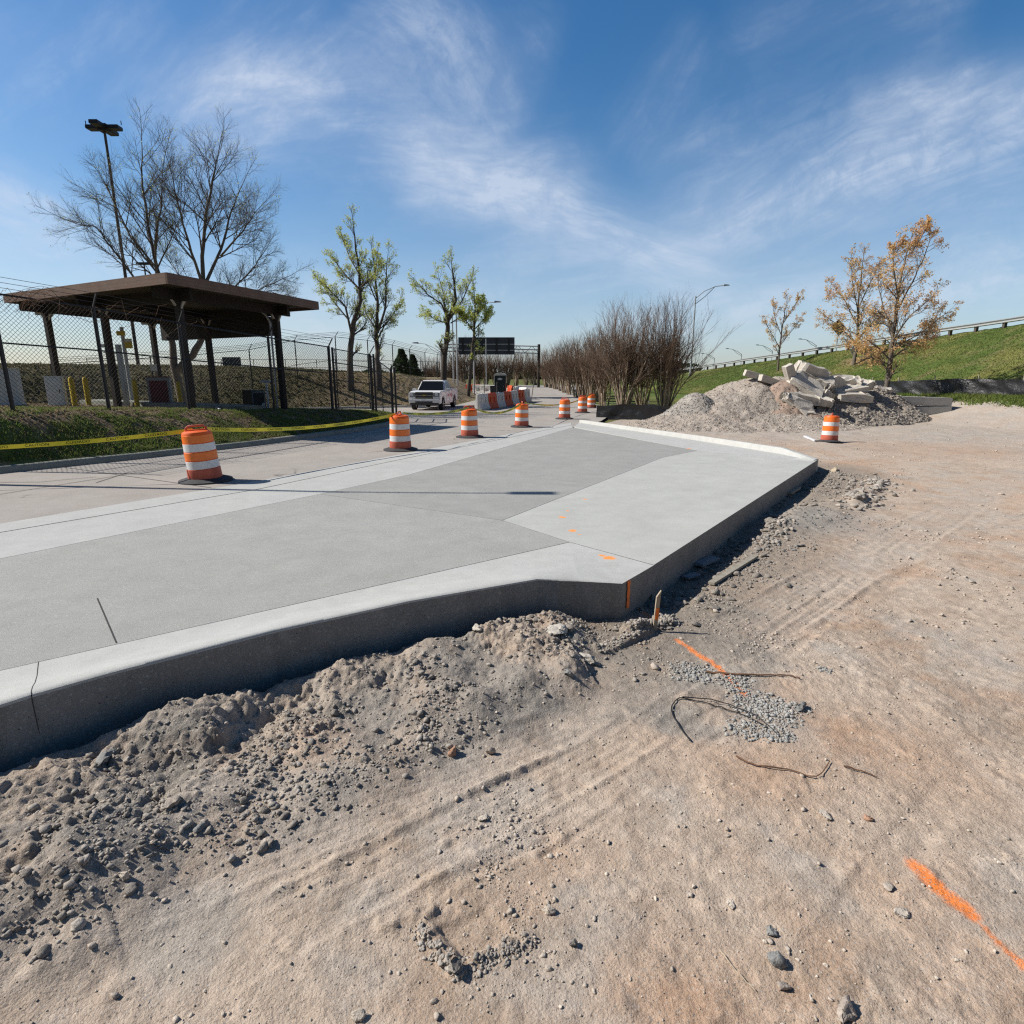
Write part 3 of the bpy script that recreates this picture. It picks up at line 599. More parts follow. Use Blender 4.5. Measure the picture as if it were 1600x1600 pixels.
def form_shade_faces(o):
    o.data.materials.append(M['conc_form_shade'])
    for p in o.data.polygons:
        if abs(p.normal.z) < 0.35 and p.area > .004: p.material_index = len(o.data.materials) - 1  # upright sides get the concrete whose colour carries the shade
def panel(name, poly, m, off=0.0, depth=0.42, shrink=0.005, parent=None):
    c = sum((Vector(p) for p in poly), Vector()) / len(poly); n = len(poly); P = []
    for i in range(n):       # inset each edge slightly so a real joint shows
        a = Vector(poly[i - 1]).xy; b = Vector(poly[i]).xy; d = Vector(poly[(i + 1) % n]).xy
        e1 = (b - a).normalized(); e2 = (d - b).normalized(); n1 = Vector((-e1.y, e1.x)); n2 = Vector((-e2.y, e2.x)); bis = (n1 + n2)
        if bis.length < 1e-4: bis = n1
        bis = bis.normalized(); k = shrink / max(0.3, bis.dot(n1)); P.append(b + bis * k)
    A = sum(P[i].x * P[(i + 1) % n].y - P[(i + 1) % n].x * P[i].y for i in range(n))
    mb = MB(); vs = [(p.x, p.y, zr(p.y) + off) for p in P] + [(p.x, p.y, zr(p.y) - depth) for p in P]
    mb.add(vs, [tuple(range(n)), tuple(range(2 * n - 1, n - 1, -1))] + [(i, n + i, n + (i + 1) % n, (i + 1) % n) for i in range(n)])
    o = tag(mb.build(name, m), kind='structure'); form_shade_faces(o); return o
def ccw(pp):
    A = sum(pp[i][0] * pp[(i + 1) % len(pp)][1] - pp[(i + 1) % len(pp)][0] * pp[i][1] for i in range(len(pp)))
    return pp if A > 0 else pp[::-1]
g = lambda L: ccw([tuple(gpr(*p)) for p in L])
panel('concrete_strip', g([(-1500, 1052), (0, 818), (400, 752), (640, 707), (893, 660), (893, 664), (640, 715), (400, 765), (0, 832), (-1500, 1083)]), M['conc_light'], 0.0, 0.2)
panel('concrete_strip', g([(-1500, 1083), (0, 832), (400, 765), (640, 715), (893, 664), (895, 668), (640, 741.5), (500, 772), (0, 873), (-1500, 1173)]), M['conc_light'])
panel('concrete_slab', g([(-1500, 1173), (0, 873), (500, 772), (785, 813), (890, 847), (0, 1048), (-1500, 1385)]), M['conc_mid'])
panel('concrete_slab', g([(500, 772), (640, 741.5), (895, 668), (1090, 704), (1035, 715), (785, 813)]), M['conc_dark'])
panel('concrete_slab', g([(890, 847), (785, 813), (1035, 715), (1090, 704), (1262, 720.5), (1277, 719), (1022, 883)]), M['conc_apron'])
def proj(p, a, b):
    a = Vector(a).xy; b = Vector(b).xy; d = b - a; t = (Vector(p).xy - a).dot(d) / d.dot(d); q = a + d * t; return Vector((q.x, q.y, zr(q.y)))
IA = gpr(-1500, 1385); IB = gpr(890, 847); J = gpr(1022, 883)
inn = [proj(p, IA, IB) for p in OUT[:-2]] + [IB, J]
if True:
    bm_ = MB(); rows = []; smooth_in = []
    sub = []
    for i in range(len(OUT) - 1):
        for k in range(6 if i else 3):
            t = k / (6 if i else 3); sub.append((inn[i].lerp(inn[i + 1], t), OUT[i].lerp(OUT[i + 1], t), OUTE[i] + (OUTE[i + 1] - OUTE[i]) * t))
    sub.append((inn[-1], OUT[-1], 0.0))
    for a, b, e in sub:
        row = []
        d = (b - a); W_ = d.xy.length
        for t, k in ((0.008 / W_, 0), (0.35, 0.10), (0.6, 0.42), (0.8, 0.82), (0.92, 0.98), (0.975, 1.0), (0.993, 0.93), (1.0, 0.8)):
            p = a + d * t; row.append(Vector((p.x, p.y, zr(p.y) + e * k)))
        p = b + (d.normalized() * 0.012); row.append(Vector((p.x, p.y, zr(b.y) - 0.5))); row.insert(0, Vector((row[0].x, row[0].y, zr(a.y) - 0.3)))
        rows.append(row)
    n = len(rows[0])
    for r0, r1 in zip(rows[:-1], rows[1:]): bm_.add(r0 + r1, [(k, k + 1, n + k + 1, n + k) for k in range(n - 1)])
    bm_.add(rows[-1], [tuple(range(n))])
    ck = tag(bm_.build('concrete_kerb', M['conc_kerb'], smooth=True), kind='structure'); form_shade_faces(ck)
# far kerb and gutter
fi = [gpr(896, 667), gpr(1090, 704.4), gpr(1180, 713), gpr(1263, 721)]
fo = [gpr(906, 655, .14), gpr(1100, 681, .15), gpr(1228, 699, .15), gpr(1279, 717, .02)]; fe = [.13, .15, .15, .02]
bm_ = MB(); rows = []
for i in range(3):
    for k in range(8):
        t = k / 8; rows.append((fi[i].lerp(fi[i + 1], t), fo[i].lerp(fo[i + 1], t), fe[i] + (fe[i + 1] - fe[i]) * t))
rows.append((fi[-1], fo[-1], fe[-1])); rr = []
for a, b, e in rows:
    d = b - a; L = max(d.xy.length, .05); f0 = max(0.05, 1 - .26 / L); f1 = max(0.1, 1 - .17 / L); row = [Vector((a.x, a.y, zr(a.y) - .3))]
    for t, k in ((0.02, 0), (f0, 0.02), (f0 + (f1 - f0) * .8, .85), (f1, .98), (0.97, 1), (1.0, .9)):
        p = a + d * t; row.append(Vector((p.x, p.y, zr(p.y) + e * k)))
    row.append(Vector((b.x, b.y, zr(b.y) - .45))); rr.append(row)
n = len(rr[0])
for r0, r1 in zip(rr[:-1], rr[1:]): bm_.add(r0 + r1, [(k, k + 1, n + k + 1, n + k) for k in range(n - 1)])
bm_.add(rr[0], [tuple(range(n))]); bm_.add(rr[-1], [tuple(range(n))])
tag(bm_.build('far_kerb', M['conc_kerb'], smooth=True), kind='structure')
# saw cuts and dark joint filler
jb = MB()
for line in (((152, 935), (182, 1005)),): ribbon(jb, [gpr(*p) for p in line], 0.010, 0.0025)
for line in (((-1500, 1083), (0, 832), (400, 765), (640, 715), (893, 664)),): ribbon(jb, [gpr(*p) for p in line], 0.022, 0.002)
for line in (((845, 748), (950, 757)), ((985, 705.5), (1110, 706.5)), ((890, 847), (1022, 883))): ribbon(jb, [gpr(*p) for p in line], 0.002, 0.002)
tag(jb.build('saw_cuts', M['joint']), kind='structure')
# cut across the near kerb on the left
cb = MB()
for (i, t_) in ((1, .97),):
    a = inn[i].lerp(inn[i + 1], t_); b = OUT[i].lerp(OUT[i + 1], t_); d = b - a; along_ = (inn[i + 1] - inn[i]).normalized() * .002; P_ = []
    for t, k in ((0.0, 0), (0.35, 0.10), (0.6, 0.42), (0.8, 0.82), (0.92, 0.98), (0.975, 1.0), (0.993, 0.93), (1.006, 0.8)):
        p = a + d * t; P_.append(Vector((p.x, p.y, zr(p.y) + .11 * k + .0015)))
    P_.append(P_[-1] + Vector((0, 0, -.3)))
    for p, q in zip(P_[:-1], P_[1:]): cb.add([p - along_, q - along_, q + along_, p + along_], [(0, 1, 2, 3)])
tag(cb.build('kerb_joint', M['joint']), kind='structure')

# ------------------------------------------------------------------ scattered stones and gravel
rng = np.random.default_rng(7)
def rock_proto(sub, seed, flat=0.7):
    bm = bmesh.new(); bmesh.ops.create_icosphere(bm, subdivisions=sub, radius=1.0); rs = np.random.default_rng(seed)
    pl = [(Vector(rs.normal(size=3)).normalized(), rs.uniform(0.32, 0.72)) for _ in range(8)]
    for v in bm.verts:
        v.co *= rs.uniform(0.88, 1.12)
        for n_, d_ in pl:
            k = v.co.dot(n_)
            if k > d_: v.co -= n_ * (k - d_)
        v.co.z *= flat
    bmesh.ops.triangulate(bm, faces=bm.faces)
    V_ = np.array([v.co[:] for v in bm.verts]); F_ = np.array([[v.index for v in f.verts] for f in bm.faces]); bm.free(); return V_, F_
P1 = [rock_proto(1, s, 0.75) for s in range(6)]; P2 = [rock_proto(2, 20 + s, 0.72) for s in range(6)]
def scatter(name, pts, sizes, m, protos, label=None, z=None, colors=None, zf_=None):
    n = len(pts); which = rng.integers(0, len(protos), n); VV = []; FF = []; k = 0
    z = (height(pts[:, 0], pts[:, 1]) if z is None else z)
    for i, (V_, F_) in enumerate(protos):
        s = which == i
        if not s.any(): continue
        a = rng.uniform(0, 2 * math.pi, s.sum()); c, sn = np.cos(a), np.sin(a); sc = sizes[s][:, None] * rng.uniform(0.7, 1.25, (s.sum(), 3))
        L = V_[None] * sc[:, None, :]; X = L[..., 0] * c[:, None] - L[..., 1] * sn[:, None]; Y = L[..., 0] * sn[:, None] + L[..., 1] * c[:, None]
        P = np.stack([X + pts[s, 0][:, None], Y + pts[s, 1][:, None], L[..., 2] + (z[s] + sizes[s] * 0.18)[:, None]], -1)
        VV.append(P.reshape(-1, 3)); FF.append((F_[None] + (k + np.arange(s.sum()) * len(V_))[:, None, None]).reshape(-1, 3)); k += s.sum() * len(V_)
    o = np_mesh(name, np.concatenate(VV), np.concatenate(FF), m)
    return tag(o, label, 'gravel' if label else None, kind='stuff')
def lot_points(n, x0, x1, y0, y1, dens):
    x = rng.uniform(x0, x1, n); y = rng.uniform(y0, y1, n) if y1 < 8 else np.exp(rng.uniform(math.log(max(y0, .3)), math.log(y1), n))
    k = inpoly(x, y, LOT) & (rng.uniform(0, 1, n) < dens(x, y)); return np.stack([x[k], y[k]], -1)
def outd(x, y):
    d = np.full(x.shape, 1e9)
    for i in range(len(OUT) - 1): d = np.minimum(d, segd(x, y, OUT[i], OUT[i + 1])[0])
    return d
def heapd(x, y): d = outd(x, y); return ss(1.7, 1.25, (d + 0.35 * fbm(x, y, 1.2, 3, 201)) + .45 * ss(-1.2, .8, x)) * (x < 1.2)
def hclump(x, y): d = outd(x, y); return np.clip(ss(0.05, 0.5, fbm(x, y, 2.2, 4, 207)) + .8 * np.exp(-((d - 1.35 + .2 * fbm(x, y, 1.6, 2, 209)) / .16) ** 2), 0, 1)
def patch(x, y, L):
    k = 0
    for px, py, r in L: p = gp(px, py, -.3); k = np.maximum(k, ss(r * 1.3, r * .3, np.hypot(x - p[0], (y - p[1]) * 1.2) + .17 * fbm(x, y, 4, 4, 203)))
    return k
clump = lambda x, y: ss(0.0, 0.55, fbm(x, y, 2.6, 3, 205))
GP = [(1205, 1105, .2), (1255, 1105, .12), (1085, 1050, .15), (1150, 1065, .1), (1170, 1140, .16), (1215, 1150, .1), (1290, 1045, .07), (720, 1225, .08), (300, 1460, .1)]
p = lot_points(48000, -3.2, 1.2, 1.3, 5.2, lambda x, y: heapd(x, y) * (0.14 + 0.86 * hclump(x, y)))
scatter('gravel', p, np.exp(rng.normal(math.log(0.0075), 0.6, len(p))).clip(0.0035, 0.032), M['heap_stone'], P1, 'small grey stones and clods mixed through the spoil along the slab edge')
p = lot_points(2600, -3.0, 1.0, 1.4, 5.0, lambda x, y: heapd(x, y) * hclump(x, y))
scatter('gravel', p, np.exp(rng.normal(math.log(0.017), 0.35, len(p))).clip(0.01, 0.045), M['clod'], P2, 'larger dark clods scattered over the spoil along the slab edge')
p = lot_points(190000, -2.2, 3.6, 0.9, 5.5, lambda x, y: 0.035 + 0.75 * clump(x, y) * ss(-.2, .5, fbm(x, y, .9, 3, 211)))
scatter('gravel', p, np.exp(rng.normal(math.log(0.0041), 0.62, len(p))).clip(0.0018, 0.02), M['pebble'], P1, 'tan pebbles scattered over the bare dirt in the foreground')
p = lot_points(60000, .6, 3.2, 2.0, 5.0, lambda x, y: patch(x, y, GP))
scatter('gravel', p, np.exp(rng.normal(math.log(0.0085), 0.42, len(p))).clip(0.004, 0.024), M['patch_stone'], P1, 'patch of pale grey gravel by the orange line on the dirt')
p = lot_points(60000, 1.0, 30, 4.0, 32, lambda x, y: 0.06 + 0.8 * clump(x * .4, y * .4))
scatter('gravel', p, np.exp(rng.normal(math.log(0.013), 0.5, len(p))).clip(0.005, 0.055), M['pebble'], P1, 'loose stones strewn across the dirt lot right of the slab')
p = lot_points(6000, 3.0, 14, 6.5, 15, lambda x, y: patch(x, y, [(1280, 810, .9), (1350, 765, .5), (1210, 850, .6)]))
scatter('gravel', p, rng.uniform(0.012, 0.035, len(p)), M['stone_grey'], P1, 'grey gravel ridge right of the new slab')
for (a_, b_, n_, w_d, s0, s1) in (((1335, 792), (1378, 748), 230, .2, .02, .085), ((985, 985), (1055, 968), 300, .05, .008, .035), ((935, 1018), (1010, 985), 160, .03, .006, .022), ((645, 1440), (715, 1518), 150, .018, .004, .015), ((735, 1508), (828, 1462), 130, .02, .004, .015), ((1195, 848), (1215, 815), 160, .1, .02, .06)):
    A3 = np.array(gp(*a_, -.3)[:2]); B3 = np.array(gp(*b_, -.3)[:2]); tt_ = rng.uniform(0, 1, (n_, 1)); p = A3 + (B3 - A3) * tt_ + rng.normal(size=(n_, 2)) * w_d
    scatter('clods', p, np.exp(rng.uniform(math.log(s0), math.log(s1), n_)), M['clod'] if s0 > .02 else M['heap_stone'], P2, 'broken clods and crumbs along a ridge in the dirt')
a2 = np.array(CN[:2]); b2 = np.array(CR[:2]); d2 = (b2 - a2) / np.linalg.norm(b2 - a2); n2 = np.array([d2[1], -d2[0]])
for (n_, s0, s1, mm, lb, mx) in ((9000, .005, .022, 'heap_stone', 'crumbled soil and small stones along the right side of the slab', 1.1), (700, .02, .06, 'clod', 'dark clods lying along the right side of the slab', .9)):
    t_ = rng.uniform(0.01, 1.02, n_); o_ = .06 + mx * rng.uniform(0, 1, n_) ** 1.5 * (.6 + .8 * rng.uniform(0, 1, n_)); p = a2 + (b2 - a2) * t_[:, None] + n2 * o_[:, None]
    p = p[rng.uniform(0, 1, n_) < .15 + .85 * ss(-.1, .3, fbm(p[:, 0], p[:, 1], 1.1, 3, 231))]; scatter('rubble_strip', p, np.exp(rng.uniform(math.log(s0), math.log(s1), len(p))), M[mm], P2 if s0 > .01 else P1, lb)
p = lot_points(1300, -2.0, 3.0, 1.0, 5.0, lambda x, y: 0.3 + 0.5 * clump(x, y))
scatter('gravel', p, rng.uniform(0.005, 0.013, len(p)), M['stone_pale'], P2, 'pale chips scattered over the foreground dirt')

def stone(px, py, size, m, label, flat=0.75, seed=0, rz=0.0, name='stone', cat='stone', group=None, stretch=1.0, z=None):
    V_, F_ = rock_proto(3, seed + 300, flat); rs = np.random.default_rng(seed)
    V_ = V_ + 0.05 * rs.normal(size=V_.shape); V_[:, 0] *= stretch
    o = np_mesh(name, V_ * size, F_, m); p = hit(px, py, 0.8, 60); o.location = (p.x, p.y, p.z + size * flat * 0.42); o.rotation_euler = (0, 0, rz)
    return tag(o, label, cat, group)
SG = 'stones lying on the dirt'
for a in ((857, 1424, .026, 'stone_pale', 'cream-coloured stone lying alone on smooth dirt with a dark shadow', .9), (1213, 1502, .034, 'stone_grey', 'dark rounded rock, largest in the lower right of the dirt', .95),
          (1205, 1458, .026, 'stone_grey', 'grey slanted rock just above the dark rounded rock', .7), (1222, 1543, .026, 'stone', 'tan half-buried stone below the dark rounded rock', .7),
          (894, 1477, .018, 'clod', 'dark brown stone near the rim of the bucket print', .8), (1288, 1277, .030, 'stone_pale', 'whitish stone with a sharp shadow in the middle of the right-hand dirt', .7),
          (560, 1588, .022, 'stone_pale', 'angular tan stone at the bottom edge of the picture', .9), (870, 990, .085, 'rubble', 'pale broken concrete lump near the slab face', .45),
          (914, 1033, .07, 'rubble', 'flat-topped pale concrete chunk right of the spoil heap', .5), (888, 1055, .038, 'stone_grey', 'grey squarish stone just below the flat-topped chunk', .8),
          (708, 1177, .036, 'stone_red', 'rust brown pointed stone at the toe of the spoil', 1.0), (764, 1177, .030, 'stone', 'small upright tan stone beside the rust brown one', 1.2),
          (757, 1281, .026, 'stone_pale', 'light pitted stone pressed into the tyre tracks', .6), (417, 1320, .030, 'stone', 'rounded tan stone below the spoil, beside a gouge', .7),
          (315, 1293, .040, 'stone_grey', 'smooth blue-grey oval stone in the spoil', .45), (268, 1260, .042, 'stone', 'rounded brown-grey rock at the foot of the spoil ridge', .85),
          (195, 1372, .032, 'stone_pale', 'whitish triangular stone among the dark clods', .8), (710, 1512, .032, 'clod', 'dark clod on the corner of the bucket print', .8),
          (1355, 1280, .024, 'stone_red', 'reddish stone beside the whitish one with a sharp shadow', .7), (1388, 1388, .02, 'stone', 'brown stone left of the sprayed orange dash', .8),
          (1410, 1432, .030, 'stone_pale', 'flat buff stone under the sprayed orange dash', .5), (1140, 1416, .022, 'stone_pale', 'peach-coloured stone left of the grey slanted rock', .6),
          (1320, 1588, .048, 'stone', 'large tan stone cut off by the bottom edge', .7), (1250, 1108, .045, 'stone_grey', 'round grey clod of cemented gravel in the gravel patch', .8),
          (745, 983, .05, 'rubble', 'low pale slab fragment at the top of the spoil', .4), (166, 1190, .06, 'stone_grey', 'flat grey slate bedded in the spoil under the slab face', .4)):
    stone(a[0], a[1], a[2], M[a[3]], a[4], a[5], int(a[0]), a[0] * .37, group=SG, stretch=1.25)
for a in ((1068, 657, .22, 'stone_pale', 'buff boulder at the foot of the gravel pile'), (1165, 652, .2, 'stone_pale', 'sandy yellow boulder in front of the gravel pile'),
          (1075, 660, .14, 'stone', 'small brown rock beside the buff boulder'), (1345, 647, .2, 'stone_pale', 'pale rock at the foot of the dark soil pile'), (1372, 655, .2, 'stone_pale', 'pale rounded rock nearest the stacked concrete beams'),
          (1205, 818, .10, 'clod', 'dark clod in the shade of the gravel ridge'), (1303, 737, .11, 'wood', 'tan scrap stone near the far corner of the slab')):
    stone(a[0], a[1], a[2], M[a[3]], a[4], .6, int(a[0]), a[0] * .3, group='rocks round the piles', stretch=1.3)

# ------------------------------------------------------------------ traffic drums
def make_drum(label, loc):
    t = thing('traffic_drum', label, 'traffic drum', loc, group='orange and white traffic drums')
    prof = [(0.285, 0.05), (0.285, 0.24), (0.272, 0.245), (0.272, 0.40), (0.268, 0.405), (0.268, 0.56), (0.262, 0.565), (0.262, 0.72), (0.257, 0.725), (0.252, 0.88), (0.235, 0.915), (0.19, 0.935), (0.0, 0.94)]
    MB().lathe([(0.285, 0.03), (0.292, 0.05), (0.284, 0.245), (0.27, 0.25)], 36).build('lower_body', M['drum_red'], t, smooth=True)
    MB().lathe(prof[2:], 36).build('body', M['orange'], t, smooth=True)
    for i, (a, b, r0, r1) in enumerate(((0.252, 0.40, 0.277, 0.275), (0.41, 0.56, 0.273, 0.271), (0.57, 0.715, 0.267, 0.265), (0.725, 0.865, 0.262, 0.257))):
        MB().lathe([(r0 - .01, a), (r0, a + .004), (r1, b - .004), (r1 - .01, b)], 36).build('reflective_band', M['white_band'] if i in (0, 2) else M['orange_band'], t, smooth=True)
    b = MB().lathe([(0.27, 0.06), (0.295, 0.075), (0.34, 0.065), (0.43, 0.035), (0.455, 0.03), (0.46, 0.005), (0.455, 0.0)], 40); b.build('rubber_base', M['rubber'], t, smooth=True)
    h = MB().tube([(-.17, 0, .92), (-.165, 0, .985), (-.12, 0, 1.02), (.12, 0, 1.02), (.165, 0, .985), (.17, 0, .92)], .02, 8); h.build('handle', M['drum_red'], t, smooth=True)
    MB().box((0, 0.0, .945), (.36, .09, .022)).build('top_rib', M['orange'], t, bevel=.006)
    return t
D0 = gpr(322, 751)
drum = make_drum('traffic drum nearest the camera, leaning left over its dark rubber base', D0)
drum.rotation_euler = (R(1), R(-3.5), R(15))
for ch in drum.children:
    if ch.name.startswith('rubber_base'): ch.rotation_euler = (0, R(3.0), 0)
DR = [drum]
for (px, py, Yd, lab) in ((626, 703, 0, 'second traffic drum, where the yellow tape from the nearest drum ends'), (734, 683, 0, 'third traffic drum, in front of the gap between pickup and barriers'),
                          (815, 667, 0, 'fourth traffic drum, in front of the far end of the barrier row'), (882, 654.5, 0, 'fifth traffic drum, beside the start of the new kerb'),
                          (910, 645, 0, 'sixth traffic drum, left of the last one by the black silt fence'), (924, 638, 0, 'farthest traffic drum, half hidden behind the sixth')):
    p = gpr(px, py); d = dup(drum, p, R(random.Random(px).uniform(0, 360)), label=lab); d.rotation_euler = (R(random.Random(px).uniform(-1.3, 1.3)), R(random.Random(px + 1).uniform(-1.5, 1.2)), R(px)); DR.append(d)
    for ch in d.children: ch.rotation_euler = (0, 0, 0)
p = hit(1295, 691); d = dup(drum, (p.x, p.y, p.z), label='lone traffic drum standing on the dirt in front of the rubble'); d.rotation_euler = (0, R(3), 1.0); d['group'] = 'orange and white traffic drums'
d.scale = (0.92, .92, .96)
MB().beam(hit(1257, 683) + Vector((0, 0, .03)), hit(1274, 690) + Vector((0, 0, .03)), .07, .05).build('white_board', M['white'])
tag(bpy.data.objects['white_board'], 'short white board lying left of the lone drum', 'board')

# ------------------------------------------------------------------ caution tape
def tapeline(name, a, b, sag, label, words=True, w=0.075, twist=0.0):
    a = Vector(a); b = Vector(b); n = 40; L = (b - a).length; pts = []
    for i in range(n + 1):
        t = i / n; p = a.lerp(b, t); p.z -= sag * 4 * t * (1 - t); pts.append(p)
    vs = []; d = (b - a); d.z = 0; d.normalize(); side = Vector((-d.y, d.x, 0))
    for i, p in enumerate(pts):
        tw = 0.25 * math.sin(i * .55) + twist; up = Vector((0, 0, math.cos(tw))) + side * math.sin(tw); vs += [p - up * w / 2, p + up * w / 2]
    me = bpy.data.meshes.new(name); me.from_pydata([tuple(v) for v in vs], [], [(2 * i, 2 * i + 2, 2 * i + 3, 2 * i + 1) for i in range(n)]); o = link(name, me, M['tape']); tag(o, label, 'caution tape', 'yellow caution tape strung between the drums')
    if words:
        s = 0.15; k = 0; wl = ['CAUTION', 'CUIDADO']
        verts_, faces_ = [], []
        while s < L - 0.5:
            for off in (-0.004, 0.004):
                verts_, faces_ = [], []
                word = wl[k % 2]; cu = bpy.data.curves.new('t', 'FONT'); cu.body = word; cu.size = 0.062; cu.space_character = 1.05; cu.align_y = 'CENTER'
                tmp = bpy.data.objects.new('t', cu); COL.objects.link(tmp); dg = bpy.context.evaluated_depsgraph_get(); me2 = bpy.data.meshes.new_from_object(tmp.evaluated_get(dg))
                base = len(verts_); wd = max(v.co.x for v in me2.vertices)
                for v in me2.vertices:
                    xx = v.co.x if off * 1 < 0 else wd - v.co.x
                    t = min(0.999, (s + xx * 1.25) / L); i = int(t * n); fr = t * n - i; q = pts[i].lerp(pts[i + 1], fr); tw = 0.25 * math.sin((i + fr) * .55) + twist
                    up = Vector((0, 0, math.cos(tw))) + side * math.sin(tw); nn = side * math.cos(tw) - Vector((0, 0, math.sin(tw)))
                    verts_.append(tuple(q + up * v.co.y + nn * off))
                faces_ += [tuple(base + i for i in f.vertices) for f in me2.polygons]
                bpy.data.objects.remove(tmp); bpy.data.curves.remove(cu); bpy.data.meshes.remove(me2)
                if off < 0: me = bpy.data.meshes.new('printed_word'); me.from_pydata(verts_, [], faces_); link('printed_word', me, M['ink'], o)
            s += 0.62; k += 1
    return o
def dtop(i, dx=0.0, dz=.99): q = DR[i].matrix_basis @ Vector((0, 0, dz)); return Vector((q.x + dx, q.y, q.z))
bpy.context.view_layer.update()
T0 = at(-260, 705, 9.3)
tapeline('caution_tape', T0, dtop(0, -.12, .93) + Vector((0, .1, 0)), .10, 'near stretch of yellow tape running out of the left edge to the nearest drum')
tapeline('caution_tape', dtop(0, .1, .95) + Vector((0, .1, 0)), dtop(1, -.1, .95), .14, 'yellow tape stretched from the nearest drum to the second drum')
tapeline('caution_tape', dtop(1, .1), dtop(2, 0, .97), .10, 'yellow tape between the second drum and the third, in front of the pickup', twist=.5)
tapeline('caution_tape', dtop(2, .1, .97), dtop(3, 0, .97), .28, 'sagging yellow tape between the third drum and the fourth, before the barriers', twist=.4)
tapeline('caution_tape', dtop(3, .1, .97), dtop(6, 0, .99), .35, 'far yellow tape from the fourth drum past the fifth to the farthest drum', words=False, twist=.5)

# ------------------------------------------------------------------ chain link fences
def chain(mb, a, b, za, zb, ha, hb, sp=0.072, w=0.0045):
    """diamond wire mesh filling the panel a-b (base heights za zb, heights ha hb)"""
    a = Vector((a[0], a[1], 0)); b = Vector((b[0], b[1], 0)); L = (b - a).length; d = (b - a).normalized(); Hh = max(ha, hb)
    def P(s, t): z0 = za + (zb - za) * s / L; hh = ha + (hb - ha) * s / L; return Vector((a.x + d.x * s, a.y + d.y * s, z0 + hh * t / Hh))
    st = sp * 1.414; k = -Hh
    while k < L:
        for sg in (1, -1):
            s0, s1 = (k, k + Hh); t0, t1 = (0, Hh)
            if sg < 0: t0, t1 = Hh, 0
            x0 = max(s0, 0); x1 = min(s1, L)
            if x1 - x0 > .02:
                f0 = (x0 - s0) / Hh; f1 = (x1 - s0) / Hh; p = P(x0, t0 + (t1 - t0) * f0); q = P(x1, t0 + (t1 - t0) * f1); mb.tube([p, q], w, 3, False)
        k += st
fence = thing('chain_link_fence', 'black chain link fence with three strand top in front of the wooden canopy', 'fence', (0, 0, 0))
fy = [11.9, 13.25, 15.35, 17.7, 21.1, 24.3]
hf = 2.62
fp = []
for i, Y in enumerate(fy):
    X = xf(Y); z = hz(X, Y) - .05; fp.append((X, Y, z))
    MB().tube([(X, Y, z), (X, Y, z + hf)], .045 if i != 5 else .06, 10).build('post', M['black'], fence)
    MB().beam((X, Y, z + hf - .02), (X + .22, Y - .12, z + hf + .3), .035).build('barb_arm', M['black'], fence)
wm = MB(); tr_ = MB(); mr_ = MB(); br_ = MB(); bw = MB()
for (a, b) in zip(fp[:-1], fp[1:]):
    chain(wm, a, b, a[2] + .12, b[2] + .12, hf - .17, hf - .17); tr_.tube([(a[0], a[1], a[2] + hf - .03), (b[0], b[1], b[2] + hf - .03)], .024, 6)
    br_.tube([(a[0], a[1], a[2] + 1.55), (b[0], b[1], b[2] + 1.55)], .02, 6)
    for k in (.1, .2, .3): bw.tube([(a[0] + .22 * k / .3, a[1] - .12 * k / .3, a[2] + hf + k), (b[0] + .22 * k / .3, b[1] - .12 * k / .3, b[2] + hf + k)], .006, 3)
wm.build('wire_mesh', M['wire'], fence); tr_.build('top_rail', M['black'], fence); br_.build('middle_rail', M['black'], fence); bw.build('barbed_wire', M['wire'], fence)
# gate leaves to the right
gate = thing('chain_link_gate', 'black double leaf chain link gate between the canopy and the side drive', 'gate')
gpos = [(xf(24.3) + .12, 24.4, None), (-6.42, 26.9, None), (-5.95, 29.2, None)]
gq = [(x, y, hz(x, y)) for x, y, _ in gpos]; hg = 2.55
for i, (x, y, z) in enumerate(gq):
    for dx in ((0.0, .14) if i else (0.0,)):
        MB().tube([(x + dx, y + dx * .8, z - .05), (x + dx, y + dx * .8, z + hg + (.1 if i == 2 else 0))], .05, 10).build('post', M['black'], gate)
for (a, b) in zip(gq[:-1], gq[1:]):
    mb = MB(); chain(mb, a, b, a[2] + .12, b[2] + .12, hg - .2, hg - .2, .085, .004); leaf = mb.build('gate_mesh', M['wire'], gate)
    fr = MB(); A_ = Vector(a); B_ = Vector(b)
    for k in (.12, 1.25, 1.95, hg - .05): fr.tube([A_ + Vector((0, 0, k)), B_ + Vector((0, 0, k))], .022, 6)
    for t in (.06, .5, .94): q = A_.lerp(B_, t); fr.tube([q + Vector((0, 0, .1)), q + Vector((0, 0, hg - .05))], .022, 6)
    fr.build('gate_frame', M['black'], gate)
a = Vector(gq[1]); MB().beam(a + Vector((0, 0, hg)), a + Vector((.25, -.1, hg + .35)), .03).build('barb_arm', M['black'], gate)
